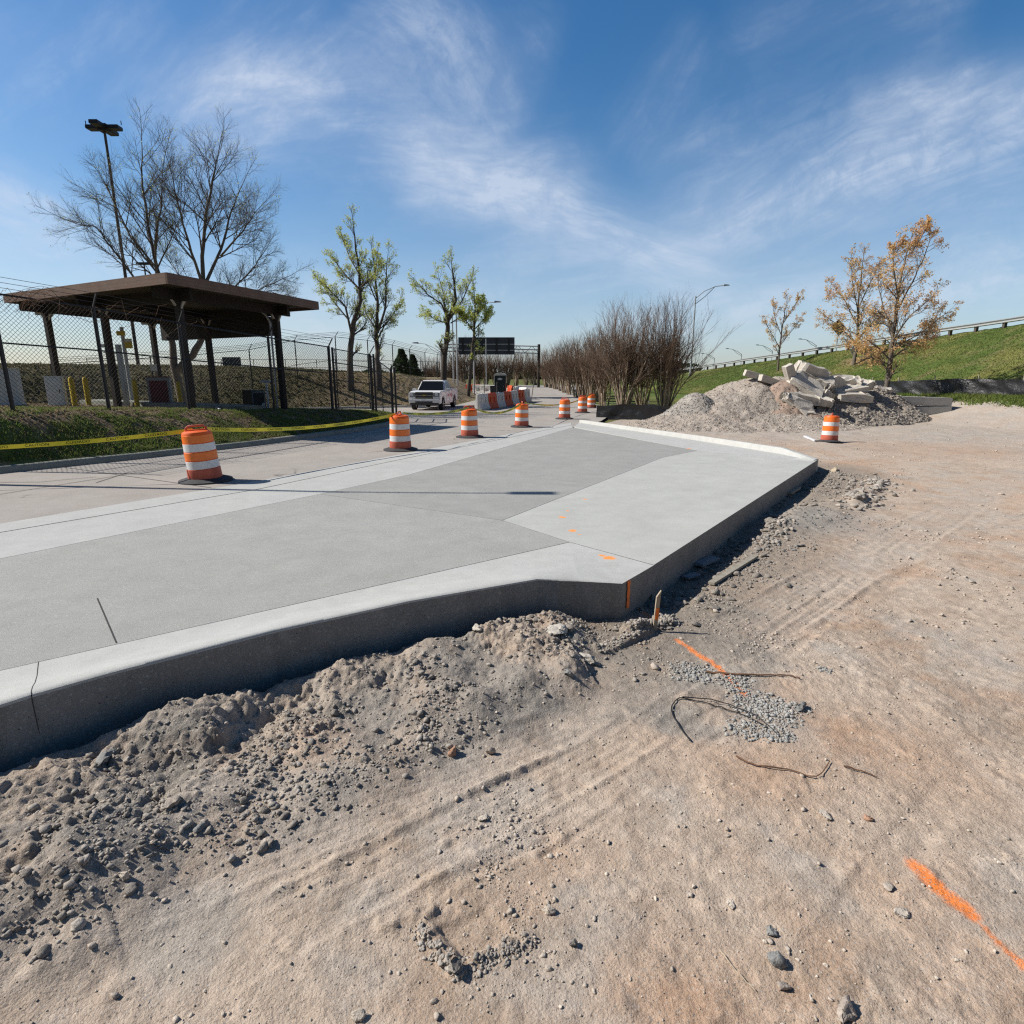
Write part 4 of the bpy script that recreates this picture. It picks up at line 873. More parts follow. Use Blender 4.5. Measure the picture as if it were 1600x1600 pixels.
# far fence along the berm with barbed wire
ff = thing('security_fence', 'tall grey chain link fence with barbed wire running along the top of the berm', 'fence')
FPX = [(-26, 33.5), (-20.5, 38), (-17.6, 40), (-15.4, 42.5), (-13.4, 45.5), (-11.7, 48.5), (-10.4, 52), (-9.6, 56), (-8.9, 61), (-8.4, 67), (-8.2, 74), (-8.1, 82), (-8.4, 92)]
fq = [(x, y, hz(x, y)) for x, y in FPX]; wm = MB(); tr_ = MB(); bw = MB()
for (x, y, z) in fq:
    MB().tube([(x, y, z - .1), (x, y, z + 2.6)], .04, 6).build('post', M['black'], ff); MB().beam((x, y, z + 2.6), (x + .3, y - .15, z + 2.95), .03).build('barb_arm', M['black'], ff)
for a, b in zip(fq[:-1], fq[1:]):
    if a[1] < 60: chain(wm, a, b, a[2] + .05, b[2] + .05, 2.5, 2.5, .16, .005)
    tr_.tube([(a[0], a[1], a[2] + 2.58), (b[0], b[1], b[2] + 2.58)], .022, 5); tr_.tube([(a[0], a[1], a[2] + .9), (b[0], b[1], b[2] + .9)], .016, 5)
    for k in (.12, .22, .33): bw.tube([(a[0] + .3 * k / .35, a[1], a[2] + 2.6 + k), (b[0] + .3 * k / .35, b[1], b[2] + 2.6 + k)], .012, 3)
wm.build('wire_mesh', M['wire'], ff); tr_.build('rail', M['black'], ff); bw.build('barbed_wire', M['wire'], ff)
f3 = thing('airfield_fence', 'low distant fence seen through the gate mesh on the horizon', 'fence')
q3 = [(-60 + i * 4.4, 84 + i * .7) for i in range(13)]; r3 = MB(); w3 = MB()
for x, y in q3:
    z = hz(x, y); MB().tube([(x, y, z - .1), (x, y, z + 2.4)], .05, 5).build('post', M['black'], f3)
for a, b in zip(q3[:-1], q3[1:]):
    za, zb = hz(*a), hz(*b)
    for k in (2.35, 1.2): r3.tube([(*a, za + k), (*b, zb + k)], .03, 4)
    for k in np.linspace(0, 1, 12)[1:-1]: w3.tube([(a[0] + (b[0] - a[0]) * k, a[1] + (b[1] - a[1]) * k, za), (a[0] + (b[0] - a[0]) * k, a[1] + (b[1] - a[1]) * k, zb + 2.35)], .012, 3)
r3.build('rail', M['black'], f3); w3.build('wire_mesh', M['wire'], f3)

# ------------------------------------------------------------------ wooden canopy
cn = thing('wooden_canopy', 'flat roofed brown wooden canopy on slim columns behind the chain link fence', 'canopy')
Np = Vector((at(262, 438, 18.0).x, 18.0, 0)); Lp = Vector((at(10, 468, 22.5).x, 22.5, 0)); Rp = Vector((at(495, 481, 24.7).x, 24.7, 0)); Bp = Lp + Rp - Np; ZT = 4.80; ZB = 4.49
u_ = (Lp - Np).normalized(); w_ = (Rp - Np).normalized()
def PZ(p, z): return Vector((p.x, p.y, z))
cor = [Np, Rp, Bp, Lp]
MB().add([PZ(p, ZT) for p in cor] + [PZ(p, ZT - .08) for p in cor], [(0, 1, 2, 3), (7, 6, 5, 4), (0, 4, 5, 1), (1, 5, 6, 2), (2, 6, 7, 3), (3, 7, 4, 0)]).build('roof_deck', M['dark_wood'], cn)
cen = (Np + Bp) / 2
for a, b in zip(cor, cor[1:] + cor[:1]):
    d = (b - a).normalized(); n_ = Vector((d.y, -d.x, 0));
    if n_.dot((a + b) / 2 - cen) < 0: n_ = -n_
    MB().beam(PZ(a, (ZT + ZB) / 2) - d * .06 + n_ * .03, PZ(b, (ZT + ZB) / 2) + d * .0 + n_ * .03, .06, ZT - ZB).build('fascia', M['fascia'], cn)
ins = [p + (cen - p) * .06 for p in cor]
MB().add([PZ(p, ZB + .09) for p in ins] + [PZ(p, ZB + .12) for p in ins], [(3, 2, 1, 0), (4, 5, 6, 7), (0, 1, 5, 4), (1, 2, 6, 5), (2, 3, 7, 6), (3, 0, 4, 7)]).build('soffit', M['soffit'], cn)
CP = {}
for ia, a_ in enumerate((.9, 5.2, 9.1)):
    for ib, b_ in enumerate((1.3, 5.9)):
        p = Np + u_ * a_ + w_ * b_ + Vector((-.28, 0, 0)); z = hz(p.x, p.y); CP[(ia, ib)] = p
        MB().box((p.x, p.y, (z - .1 + ZB) / 2), (.2, .2, ZB - z + .1), Matrix.Rotation(math.atan2(w_.y, w_.x), 3, 'Z')).build('column', M['column'], cn, bevel=.01)
        for s in (-1, 1):
            MB().beam(PZ(p, ZB - .5) + u_ * .12 * s, PZ(p, ZB + .05) + u_ * .5 * s, .05).build('brace', M['brace'], cn)
            MB().beam(PZ(p, ZB - .42) + w_ * .12 * s, PZ(p, ZB + .05) + w_ * .5 * s, .05).build('brace', M['brace'], cn)
for ib in (0, 1):
    a, b = CP[(0, ib)], CP[(2, ib)]; MB().beam(PZ(a, ZB - .12) - u_ * .7, PZ(b, ZB - .12) + u_ * .7, .12, .36).build('beam', M['dark_wood'], cn)
for ia in (0, 1, 2):
    a, b = CP[(ia, 0)], CP[(ia, 1)]; MB().beam(PZ(a, ZB - .1) - w_ * .9, PZ(b, ZB - .1) + w_ * .8, .1, .32).build('beam', M['dark_wood'], cn)
a, b = CP[(0, 1)] + u_ * .9, CP[(2, 1)]
MB().beam(PZ(a, ZB - .62) + w_ * .6, PZ(b, ZB - .62) + w_ * .6, .3, .75).build('hanging_header', M['dark_wood'], cn)
# concrete kerb of the island under the canopy
isl = MB(); a = Np + u_ * (-.3) + w_ * 2.6; b = Np + u_ * 9.8 + w_ * 2.6; za = hz(a.x, a.y)
isl.beam(PZ(a, hz(a.x, a.y) + .05), PZ(b, hz(b.x, b.y) + .12), .9, .24); tag(isl.build('canopy_island', M['old_kerb'], bevel=.02), kind='structure')

# small furniture round the canopy
def bollard(px, py, Y, lab, first=[None]):
    p = at(px, py, Y); z = hz(p.x, p.y)
    if first[0] is None:
        t = thing('bollard', lab, 'bollard', (p.x, p.y, z), group='yellow bollards behind the fence')
        MB().lathe([(.085, -.1), (.085, .95), (.075, 1.02), (.045, 1.07), (0, 1.085)], 16).build('shaft', M['yellow'], t, smooth=True); MB().lathe([(.12, -.02), (.12, .04), (.085, .06)], 16).build('footing', M['old_kerb'], t); first[0] = t
    else: dup(first[0], (p.x, p.y, z), label=lab)
bollard(115, 620, 21.5, 'yellow bollard right of the white cabinet'); bollard(137, 620, 21.8, 'yellow bollard between the white cabinet bollard and the canopy column')
bollard(213, 622, 22.5, 'yellow bollard beside the grey camera post'); bollard(280, 612, 24.5, 'dull yellow bollard right of the maroon pay station'); bollard(432, 628, 27.5, 'slim yellow bollard seen through the gate post')
def cabinet(px, py, Y, w, d_, h, m, name, lab, cat, rz=.4, trim=None):
    p = at(px, py, Y); z = hz(p.x, p.y); t = thing(name, lab, cat, (p.x, p.y, z), rz)
    MB().box((0, 0, h / 2 + .04), (w, d_, h)).build('body', m, t, bevel=.015); MB().box((0, 0, .02), (w * 1.1, d_ * 1.1, .08)).build('plinth', M['old_kerb'], t)
    MB().box((0, 0, h + .055), (w * 1.05, d_ * 1.05, .03)).build('lid', trim or m, t); MB().box((0, -d_ / 2 - .006, h * .55), (w * .8, .012, h * .75)).build('door', trim or m, t, bevel=.004)
    MB().box((w * .3, -d_ / 2 - .02, h * .55), (.025, .02, .12)).build('handle', M['black'], t)
    return t
cabinet(90, 622, 21, .5, .4, 1.0, M['white'], 'cabinet', 'white cabinet at the foot of a canopy column', 'cabinet')
cabinet(8, 630, 18.5, .9, .5, 1.1, M['white'], 'cabinet', 'white machine behind the leftmost fence post', 'cabinet')
cabinet(252, 622, 23, .75, .6, 1.15, M['grey_box'], 'pay_station', 'grey pay station with maroon door behind a canopy column', 'pay station', trim=M['maroon'])
cabinet(405, 628, 26.5, .55, .5, .75, M['grey_box'], 'cabinet', 'low dark utility box beside the white T shaped post', 'utility box', trim=M['grey_plastic'])
cabinet(388, 620, 30, .5, .45, .95, M['black'], 'cabinet', 'black box standing behind the utility box', 'utility box')
p = at(197, 622, 22.8); z = hz(p.x, p.y); t = thing('camera_post', 'grey square post carrying a camera on a short arm', 'post', (p.x, p.y, z))
MB().box((0, 0, 1.15), (.16, .16, 2.4)).build('post', M['galv'], t, bevel=.01); MB().beam((-.05, 0, 2.0), (-.6, 0, 2.05), .04).build('arm', M['galv'], t); MB().box((-.5, 0, 2.3), (.3, .12, .12)).build('camera', M['white'], t, bevel=.01); MB().tube([(-.5, 0, 2.05), (-.5, 0, 2.3)], .015).build('bracket', M['galv'], t)
p = at(206, 622, 24.6); z = hz(p.x, p.y); t = thing('sign_post', 'grey pole with small yellow warning signs under the canopy', 'sign', (p.x, p.y, z))
MB().tube([(0, 0, 0), (0, 0, 3.2)], .07, 10).build('pole', M['galv'], t); MB().box((0, -.09, 2.95), (.35, .02, .18)).build('sign_plate', M['yellow'], t); s = MB().box((.25, -.09, 2.55), (.3, .02, .38)).build('sign_plate', M['yellow'], t)
MB().box((.25, -.104, 2.66), (.26, .01, .1)).build('sign_header', M['white'], s)
p = at(242, 612, 27); z = hz(p.x, p.y); t = thing('sign_post', 'thin post with one small white sign right of the canopy pole', 'sign', (p.x, p.y, z)); MB().tube([(0, 0, 0), (0, 0, 2.3)], .03, 8).build('pole', M['black'], t); MB().box((.12, -.04, 1.75), (.28, .02, .3)).build('sign_plate', M['white'], t)
p = at(419, 630, 25); z = hz(p.x, p.y); t = thing('marker_post', 'white T shaped marker post in front of the canopy corner column', 'post', (p.x, p.y, z)); MB().tube([(0, 0, -.05), (0, 0, 1.15)], .045, 12).build('upright', M['white'], t); MB().tube([(-.22, 0, 1.17), (.22, 0, 1.17)], .05, 12).build('crossbar', M['white'], t); MB().tube([(-.2, 0, 0), (-.2, 0, .28)], .06, 10).build('stub', M['white'], t)
a = hit(329, 637, 12, 40) + Vector((0, 0, .06)); b = hit(344, 642, 12, 40) + Vector((0, 0, .06)); tag(MB().beam(a, b, .05, .03).build('white_strip', M['white'], bevel=.005), 'thin white strip lying on the verge below the canopy', 'strip')
# conduit up the corner column
p = CP[(0, 1)]; cd = MB().tube([PZ(p, hz(p.x, p.y)) + Vector((-.22, -.12, 0)), PZ(p, 1.5) + Vector((-.22, -.12, 0)), PZ(p, 3.9) + Vector((-.2, -.12, 0)), PZ(p, 4.2) + Vector((-.35, -.12, 0)), PZ(p, 4.4) + Vector((-.6, -.12, 0))], .04, 8); cd.build('conduit', M['galv'], cn, smooth=True)

# ------------------------------------------------------------------ pickup truck
def make_truck(loc, rz):
    t = thing('pickup_truck', 'white four door pickup truck with orange and white door markings, parked on the side drive', 'pickup truck', loc, rz)
    # local: front toward -Y, length 5.8, width 2.0
    def arc(cy, r, n=9): return [(cy + r * math.cos(math.pi * (1 - k / (n - 1))), .42 + r * math.sin(math.pi * (1 - k / (n - 1)))) for k in range(n)]
    side = [(-2.88, .42)] + arc(-1.95, .47) + [(-1.4, .38), (1.15, .38)] + arc(1.72, .47) + [(2.85, .50), (2.9, 1.32), (1.0, 1.34), (.95, 1.26), (-1.05, 1.24), (-1.15, 1.24), (-2.3, 1.22), (-2.72, 1.18), (-2.88, 1.08), (-2.92, .8)]
    body = MB(); body.prism(side, 0, -1.0, 1.0); body.build('body', M['white_paint'], t, bevel=.07, seg=4, smooth=True)
    cab = MB(); lo = [(-.95, -1.12), (.95, -1.12), (.95, 1.0), (-.95, 1.0)]; hi = [(-.74, -.42), (.74, -.42), (.76, .78), (-.76, .78)]
    cab.add([(x, y, 1.2) for x, y in lo] + [(x, y, 1.9) for x, y in hi], [(0, 1, 2, 3), (4, 5, 6, 7), (0, 1, 5, 4), (1, 2, 6, 5), (2, 3, 7, 6), (3, 0, 4, 7)]); cab.build('cab', M['white_paint'], t, bevel=.08, seg=4, smooth=True)
    def onface(A, B, C, D, s0, s1, t0, t1, off):
        A, B, C, D = map(Vector, (A, B, C, D)); nrm = (B - A).cross(D - A).normalized() * off
        def q(s, tt): return A.lerp(B, s).lerp(D.lerp(C, s), tt) + nrm
        pts = [q(s0, t0), q(s1, t0), q(s1, t1), q(s0, t1)]; return pts + [v - nrm * 1.6 for v in pts]
    FB = [(3, 2, 1, 0), (0, 1, 5, 4), (1, 2, 6, 5), (2, 3, 7, 6), (3, 0, 4, 7), (4, 5, 6, 7)]
    MB().add(onface((-.95, -1.12, 1.2), (.95, -1.12, 1.2), (.74, -.42, 1.9), (-.74, -.42, 1.9), .05, .95, .06, .9, .012), FB).build('windscreen', M['glass'], t)
    for sx in (1, -1):
        A, B, C, D = ((.95 * sx, -1.12, 1.2), (.95 * sx, 1.0, 1.2), (.76 * sx, .78, 1.9), (.74 * sx, -.42, 1.9))
        for s0, s1 in ((.16, .5), (.54, .90)): MB().add(onface(A, B, C, D, s0, s1, .1, .88, .012 * sx), FB).build('side_window', M['glass'], t)
        mi = MB().box((1.13 * sx, -.95, 1.28), (.26, .12, .2)).build('mirror', M['white_paint'], t, bevel=.03)
        MB().box((.76 * sx, -2.88, 1.0), (.36, .12, .30)).build('headlight', M['rim'], t, bevel=.02)
        MB().box((.80 * sx, -2.935, 1.02), (.16, .05, .16)).build('headlight_lens', M['white'], t, bevel=.01)
        MB().box((.74 * sx, -2.93, .60), (.2, .05, .08)).build('fog_light', M['grey_plastic'], t)
        for y in (-.98, .0, .98): MB().box((1.003 * sx, y, .82), (.006, .012, .78)).build('door_gap', M['grey_plastic'], t)
        for y in (-.15, .85): MB().box((1.01 * sx, y, 1.08), (.03, .16, .03)).build('handle', M['chrome'], t)
        for wy in (-1.95, 1.72):
            wh = thing('wheel', None, None); wh.parent = t; wh.location = (.88 * sx, wy, .41)
            w = MB(); n = 28
            prof = [(-.13, .30), (-.13, .38), (-.1, .41), (.1, .41), (.13, .38), (.13, .30)]
            w.add([(a_, r_ * math.cos(2 * math.pi * k / n), r_ * math.sin(2 * math.pi * k / n)) for a_, r_ in prof for k in range(n)], [(i * n + k, i * n + (k + 1) % n, (i + 1) * n + (k + 1) % n, (i + 1) * n + k) for i in range(5) for k in range(n)]); w.build('tyre', M['tyre'], wh, smooth=True)
            rm = MB(); rm.prism([(.29 * math.cos(2 * math.pi * k / 24), .29 * math.sin(2 * math.pi * k / 24)) for k in range(24)], 0, -.1, .1)
            for k in range(6): a_ = k * math.pi / 3; rm.beam((sx * .11, 0, 0), (sx * .11, .27 * math.cos(a_), .27 * math.sin(a_)), .06, .05)
            rm.build('rim', M['rim'], wh)
    MB().prism(arc(-1.95, .455), 0, -.97, .97).build('wheel_well', M['grey_plastic'], t)
    MB().prism(arc(1.72, .455), 0, -.97, .97).build('wheel_well', M['grey_plastic'], t)
    MB().box((0, -2.9, .97), (1.12, .07, .42)).build('grille', M['grey_plastic'], t)
    for z in (.80, .97, 1.15): MB().box((0, -2.945, z), (1.1, .03, .035)).build('grille_bar', M['chrome'], t)
    MB().box((0, -2.97, .97), (.22, .02, .05)).box((0, -2.971, .97), (.1, .02, .085)).build('emblem', M['gold'], t)
    MB().box((0, -2.95, .62), (1.96, .14, .22)).build('front_bumper', M['white_paint'], t, bevel=.03)
    MB().box((0, -3.01, .55), (1.1, .05, .09)).build('air_intake', M['grey_plastic'], t); MB().box((0, -3.03, .66), (.34, .02, .12)).build('number_plate', M['white'], t)
    MB().box((0, -2.88, .42), (1.8, .16, .12)).build('skid_plate', M['grey_plastic'], t)
    MB().box((0, 2.95, .55), (1.9, .14, .2)).build('rear_bumper', M['chrome'], t, bevel=.03)
    MB().box((0, 1.9, 1.32), (1.7, 1.75, .05)).build('bed_cover', M['grey_plastic'], t)
    for y0, y1, m_, z in ((-.75, -.45, 'red_decal', .92), (-.38, .0, 'white', .92), (.05, .38, 'red_decal', .92), (.42, .75, 'white', .95), (.42, .7, 'red_decal', .85)):
        MB().box((1.006, (y0 + y1) / 2 + .2, z), (.012, abs(y1 - y0) * .8, .16)).build('door_marking', M[m_], t)
    return t
tp = gp(682, 640, float(zroad(38.5))); tr = make_truck((at(680, 640, 40.6).x, 40.6, float(zroad(40.6)) - 0.004), R(-6)); tr.scale = (1.03, 1, 1)

# ------------------------------------------------------------------ water filled barriers, portable toilet
def make_barrier(m, label, loc, rz, L=1.75):
    t = thing('plastic_barrier', label, 'barrier', loc, rz, 'water filled road barriers')
    prof = [(-.28, .0), (.28, 0), (.28, .14), (.24, .2), (.14, .5), (.11, .98), (.08, 1.04), (-.08, 1.04), (-.11, .98), (-.14, .5), (-.24, .2), (-.28, .14)]
    MB().prism(prof, 1, -L / 2 + .04, L / 2 - .04).build('body', m, t, bevel=.025)
    for y in (-L / 2 + .02, L / 2 - .02): MB().box((0, y, .55), (.1, .12, .9)).build('hinge_lug', m, t, bevel=.01)
    for y in (-.42, .42): MB().box((.155, y, .62), (.06, .3, .34)).box((-.155, y, .62), (.06, .3, .34)).build('panel_recess', m, t, bevel=.02)
    MB().lathe([(.07, 1.03), (.07, 1.07), (0, 1.075)], 12).build('filler_cap', m, t)
    return t
A0 = at(746, 641, 37.6); A1 = at(826, 633, 50.0); nb = 7; dirv = (A1 - A0); rzb = math.atan2(dirv.y, dirv.x) - math.pi / 2
bo = bw_ = None
names = ['first white barrier, nearest end of the near row', 'orange barrier second in the near row', 'white barrier third in the near row', 'orange barrier in the middle of the near row', 'white barrier fifth in the near row, below the toilet', 'orange barrier sixth in the near row', 'last white barrier at the far end of the near row']
for i in range(nb):
    p = A0.lerp(A1, (i + .5) / nb); z = float(zroad(p.y)) - .006; m_ = M['barrier_orange'] if i % 2 else M['barrier_white']
    src = bo if i % 2 else bw_
    if src is None:
        o = make_barrier(m_, names[i], (p.x, p.y, z), rzb, 1.9)
        if i % 2: bo = o
        else: bw_ = o
    else: dup(src, (p.x, p.y, z), rzb, label=names[i])
for i, (px, py, Y, c, lab) in enumerate(((741, 609, 66, 1, 'orange barrier at the left end of the back row, at the foot of the berm'), (752, 611, 64.5, 0, 'white barrier next to the left end of the back row'), (764, 612, 63, 0, 'white barrier left of the portable toilet'),
                                         (799, 612, 61, 1, 'orange barrier right of the portable toilet'), (809, 614, 58, 0, 'white barrier right of the orange one beside the toilet'), (818, 618, 54.5, 0, 'lone white barrier end-on behind the near row'))):
    p = at(px, py, Y); dup(bo if c else bw_, (p.x, p.y, float(zroad(Y)) - .006), R(78 if i < 3 else 20), label=lab)
for (px, Y, h_, lab, ln) in ((757, 39.5, 1.9, 'thin pale stake in front of the near barrier row', 0), (776, 43.0, 1.75, 'grey stake between the second and third near barriers', .02), (804, 46.5, 1.6, 'thin stake beside the far half of the near barriers', 0), (830, 50.5, 1.9, 'leaning dark stake at the end of the barrier row', .25)):
    p = at(px, 635, Y); z = float(zroad(Y)); t = thing('stake', lab, 'stake', (p.x, p.y, z), group='survey stakes by the barriers'); MB().beam((0, 0, 0), (ln, 0, h_), .06, .03).build('shaft', M['plank'], t); MB().lathe([(.12, -.006), (.12, .02), (.05, .04)], 10).build('foot', M['grey_plastic'], t)
p = at(782, 616, 60); pt = thing('portable_toilet', 'dark green portable toilet with a pale domed roof behind the road barriers', 'portable toilet', (p.x, 60, float(zroad(60)) - .01), R(-3))
MB().box((0, 0, 1.08), (1.12, 1.15, 2.0)).build('body', M['potty'], pt, bevel=.03)
MB().prism([(-.62, 2.06), (.62, 2.06), (.6, 2.16), (.35, 2.28), (0, 2.34), (-.35, 2.28), (-.6, 2.16)], 1, -.64, .64).build('roof', M['potty_roof'], pt, bevel=.03)
dr = MB().box((.0, -.59, 1.02), (.86, .03, 1.8)).build('door', M['potty'], pt, bevel=.01); MB().box((.34, -.62, 1.0), (.04, .03, .12)).build('handle', M['galv'], dr)
lg = MB(); lg.prism([(.24 * math.cos(2 * math.pi * k / 20), 1.72 + .1 * math.sin(2 * math.pi * k / 20)) for k in range(20)], 1, -.625, -.608); lg.build('oval_emblem', M['white'], pt)
MB().box((-.55, -.58, 1.05), (.05, .05, 2.0)).build('corner_strip', M['potty_roof'], pt); MB().box((0, 0, .05), (1.2, 1.2, .1)).build('skid', M['grey_plastic'], pt)
p = at(771, 625, 58); t = thing('black_bin', 'small black bin standing left of the portable toilet', 'bin', (p.x, 58, float(zroad(58)))); MB().box((0, 0, .5), (.55, .55, 1.0), taper=1.15).build('body', M['grey_plastic'], t, bevel=.03); MB().box((0, 0, 1.05), (.66, .66, .08)).build('lid', M['grey_plastic'], t, bevel=.02)

# ------------------------------------------------------------------ silt fences
def silt(name, pts, hgt, lab, posts=True, seed=0):
    t = thing(name, lab, 'silt fence'); vs = []; n = 0; rs = random.Random(seed); P = []
    for a, b in zip(pts[:-1], pts[1:]):
        L = (Vector(b) - Vector(a)).length; k = max(2, int(L / .12))
        P += [Vector(a).lerp(Vector(b), i / k) for i in range(k)]
    P.append(Vector(pts[-1])); nr = 9; fs = []
    dn = Vector(pts[-1]) - Vector(pts[0]); dn.z = 0; dn.normalize(); nn = Vector((-dn.y, dn.x, 0)); s = 0
    pts_np = np.array([[p.x * 2.0 + i * .0, i * .12] for i, p in enumerate(P)])
    for i, p in enumerate(P):
        z0 = hz(p.x, p.y) - .06
        for j in range(nr):
            f = j / (nr - 1); w1 = float(fbm(np.array([i * .12 + f * .9]), np.array([f * 1.2 + seed]), 1.6, 3, 7)[0]); w2 = float(vn(np.array([i * .12 * .8]), np.array([3.3 + seed]), 9)[0])
            zz = z0 + f * hgt * (0.93 + .1 * w2 - .04 * math.sin(i * .12 * 2.2) ** 2); vs.append(p + nn * (.12 * w1 * math.sin(math.pi * (f * .8 + .1)) - .05 * (1 - f)) + Vector((0, 0, zz - p.z)))
    for i in range(len(P) - 1):
        for j in range(nr - 1): a = i * nr + j; fs.append((a, a + nr, a + nr + 1, a + 1))
    me = bpy.data.meshes.new('fabric'); me.from_pydata([tuple(v) for v in vs], [], fs); o = link('fabric', me, M['silt'], t, True)
    i = 4
    while i < len(P):
        p = P[i] + nn * .06; z0 = hz(p.x, p.y); MB().beam((p.x, p.y, z0 - .05), (p.x + rs.uniform(-.03, .03), p.y, z0 + hgt + .1), .04).build('stake', M['plank'], t); i += 18
    return t
silt('silt_fence', [tuple(at(932, 640, 30.6).xy) + (0,), tuple(at(1050, 640, 29.0).xy) + (0,)], .85, 'black silt fence fabric at the foot of the bare multi-stem trees', seed=1)
silt('silt_fence', [(at(1050, 640, 31).x, 31, 0), (at(1110, 640, 34).x, 34, 0)], .7, 'short black silt fence stretch behind the grey gravel pile', seed=5)
silt('silt_fence', [tuple(at(px_, 610, Y_).xy) + (0,) for px_, Y_ in ((1352, 38.5), (1395, 36.0), (1450, 33.8), (1540, 31.0), (1600, 29.2), (1700, 26.3), (1790, 24.3))], 1.0, 'long black silt fence along the foot of the grass bank', seed=9)

# ------------------------------------------------------------------ piles
def pile(name, lab, blobs, m, x0, x1, y0, y1, st, rough=.05, seed=0, stones=None, smat='stone'):
    X, Y = np.meshgrid(np.arange(x0, x1, st), np.arange(y0, y1, st)); g0 = height(X, Y, True); z = np.full(X.shape, -9.0)
    wx = X + .35 * fbm(X, Y, .7, 3, seed); wy = Y + .35 * fbm(X, Y, .7, 3, seed + 9)
    for (cx, cy, rx, ry, h_) in blobs:
        r = np.hypot((wx - cx) / rx, (wy - cy) / ry); c = h_ * (1 - r) ; c = np.where(r < .3, h_ * (.85 - r * r * 1.667), c); z = np.maximum(z, c)
    z = z + rough * 2.2 * fbm(X, Y, 1.3, 5, seed + 3, .6) + rough * .7 * fbm(X, Y, 9, 3, seed + 5) * (z > -.5)
    base = -.33; keep = (base + z > g0 - .25); ZZ = np.maximum(base + z, g0 - .3); ny_, nx_ = X.shape; idx_ = np.arange(ny_ * nx_).reshape(ny_, nx_)
    k = keep[:-1, :-1] | keep[1:, :-1] | keep[:-1, 1:] | keep[1:, 1:]
    q = np.stack([idx_[:-1, :-1], idx_[:-1, 1:], idx_[1:, 1:], idx_[1:, :-1]], -1)[k]; used, inv = np.unique(q, return_inverse=True)
    V_ = np.stack([X, Y, ZZ], -1).reshape(-1, 3)[used]
    t = np_mesh(name, V_, inv.reshape(-1, 4), m, smooth=True); tag(t, lab, 'pile')
    if stones:
        n = stones[0]; ii = rng.integers(0, len(V_), n); pp = V_[ii]; ok = pp[:, 2] > height(pp[:, 0], pp[:, 1]) + .03; pp = pp[ok] + np.c_[rng.uniform(-st / 2, st / 2, (ok.sum(), 2)), np.zeros(ok.sum())]
        s = scatter('surface_stones', pp[:, :2], rng.uniform(stones[1], stones[2], len(pp)), M[smat], P1, z=pp[:, 2]); s.parent = t
    return t
def pp(px, Y): return (px - 800) / 912 * Y
pile('gravel_pile', 'low grey gravel pile at the left end of the heaps', [(pp(1088, 27.2), 27.2, 2.3, 2.2, 1.62)], M['pile_grey'], 4, 13.5, 21, 32, .05, .05, 1, (6000, .012, .045), 'patch_stone')
pile('gravel_pile', 'large tan gravel pile in the middle of the heaps', [(pp(1172, 28.6), 28.6, 4.3, 3.6, 2.45), (pp(1212, 29.2), 29.2, 3.6, 3.2, 2.5), (pp(1130, 27.8), 27.8, 3.6, 3.6, 1.7), (pp(1090, 26.0), 26.0, 3.4, 3.0, .7), (pp(1200, 26.2), 26.2, 4.2, 2.8, .75)], M['pile_gravel'], 4, 19, 21.5, 34, .05, .05, 4, (10000, .012, .05), 'pebble')
pile('soil_pile', 'reddish brown soil pile spilling between the gravel and the rubble', [(pp(1212, 28.0), 28.0, 2.3, 2.9, 2.3), (pp(1216, 26.4), 26.4, 1.7, 1.7, .9)], M['pile_red'], 9, 17, 22, 32, .05, .06, 8, (1500, .02, .05), 'heap_stone')
pile('soil_pile', 'dark stony soil pile underneath the broken concrete', [(pp(1290, 29.3), 29.3, 3.6, 3.4, 2.3), (pp(1345, 30.5), 30.5, 3.6, 2.8, 2.0), (pp(1250, 27.6), 27.6, 2.6, 2.6, 1.4), (pp(1382, 32.5), 32.5, 2.4, 2.0, 1.5)], M['pile_dark'], 9.5, 27, 22, 37, .06, .09, 12, (7000, .02, .09), 'heap_stone')

# ------------------------------------------------------------------ broken concrete
def chunk(px, py, Y, dims, rot, lab, seed, m='rubble', name='concrete_chunk', cat='concrete chunk', group='broken concrete on the rubble heap', edge=.10):
    rs = np.random.default_rng(seed); n = 9; L, W_, T = dims
    if edge > .05: L *= 1.18; W_ *= 1.18; T *= 1.05
    ang = np.sort(rs.uniform(0, 2 * math.pi, n)) if edge > .05 else np.array([.7, 2.44, 3.84, 5.58]); n = len(ang)
    P = []
    for a_ in ang:
        c, s = math.cos(a_), math.sin(a_); k = 1 / max(abs(c), abs(s)); k = min(k, 1.3) * (1 - rs.uniform(0, edge * 3)); P.append((c * k * L / 2, s * k * W_ / 2))
    mb = MB(); mb.prism(P, 2, -T / 2, T / 2); me = bpy.data.meshes.new(name); me.from_pydata(mb.v, [], mb.f); bm = bmesh.new(); bm.from_mesh(me)
    bmesh.ops.recalc_face_normals(bm, faces=bm.faces); bmesh.ops.triangulate(bm, faces=bm.faces); bmesh.ops.subdivide_edges(bm, edges=bm.edges, cuts=2, use_grid_fill=True)
    for v in bm.verts: v.co += Vector(rs.normal(size=3)) * (.034 if edge > .05 else .008)
    bm.to_mesh(me); bm.free(); o = link(name, me, M[m]); p = at(px, py, Y); o.location = p; o.rotation_euler = rot; return tag(o, lab, cat, group)
chunk(1172 + 12, 588, 28.2, (1.5, .38, .28), (.1, .25, .15), 'beam-like chunk sticking out at the top left of the rubble', 1, edge=.03)
chunk(1205, 596, 27.9, (1.3, .5, .3), (.0, .3, .1), 'short chunk overlapping the beam-like one at the top left', 2, edge=.03)
chunk(1237, 594, 27.6, (.42, .4, 1.5), (.1, -.45, .1), 'square broken beam leaning to the left', 3, edge=.03)
chunk(1264, 587, 28.4, (1.5, .9, .95), (.35, .25, .3), 'topmost pale block at the peak of the rubble', 4)
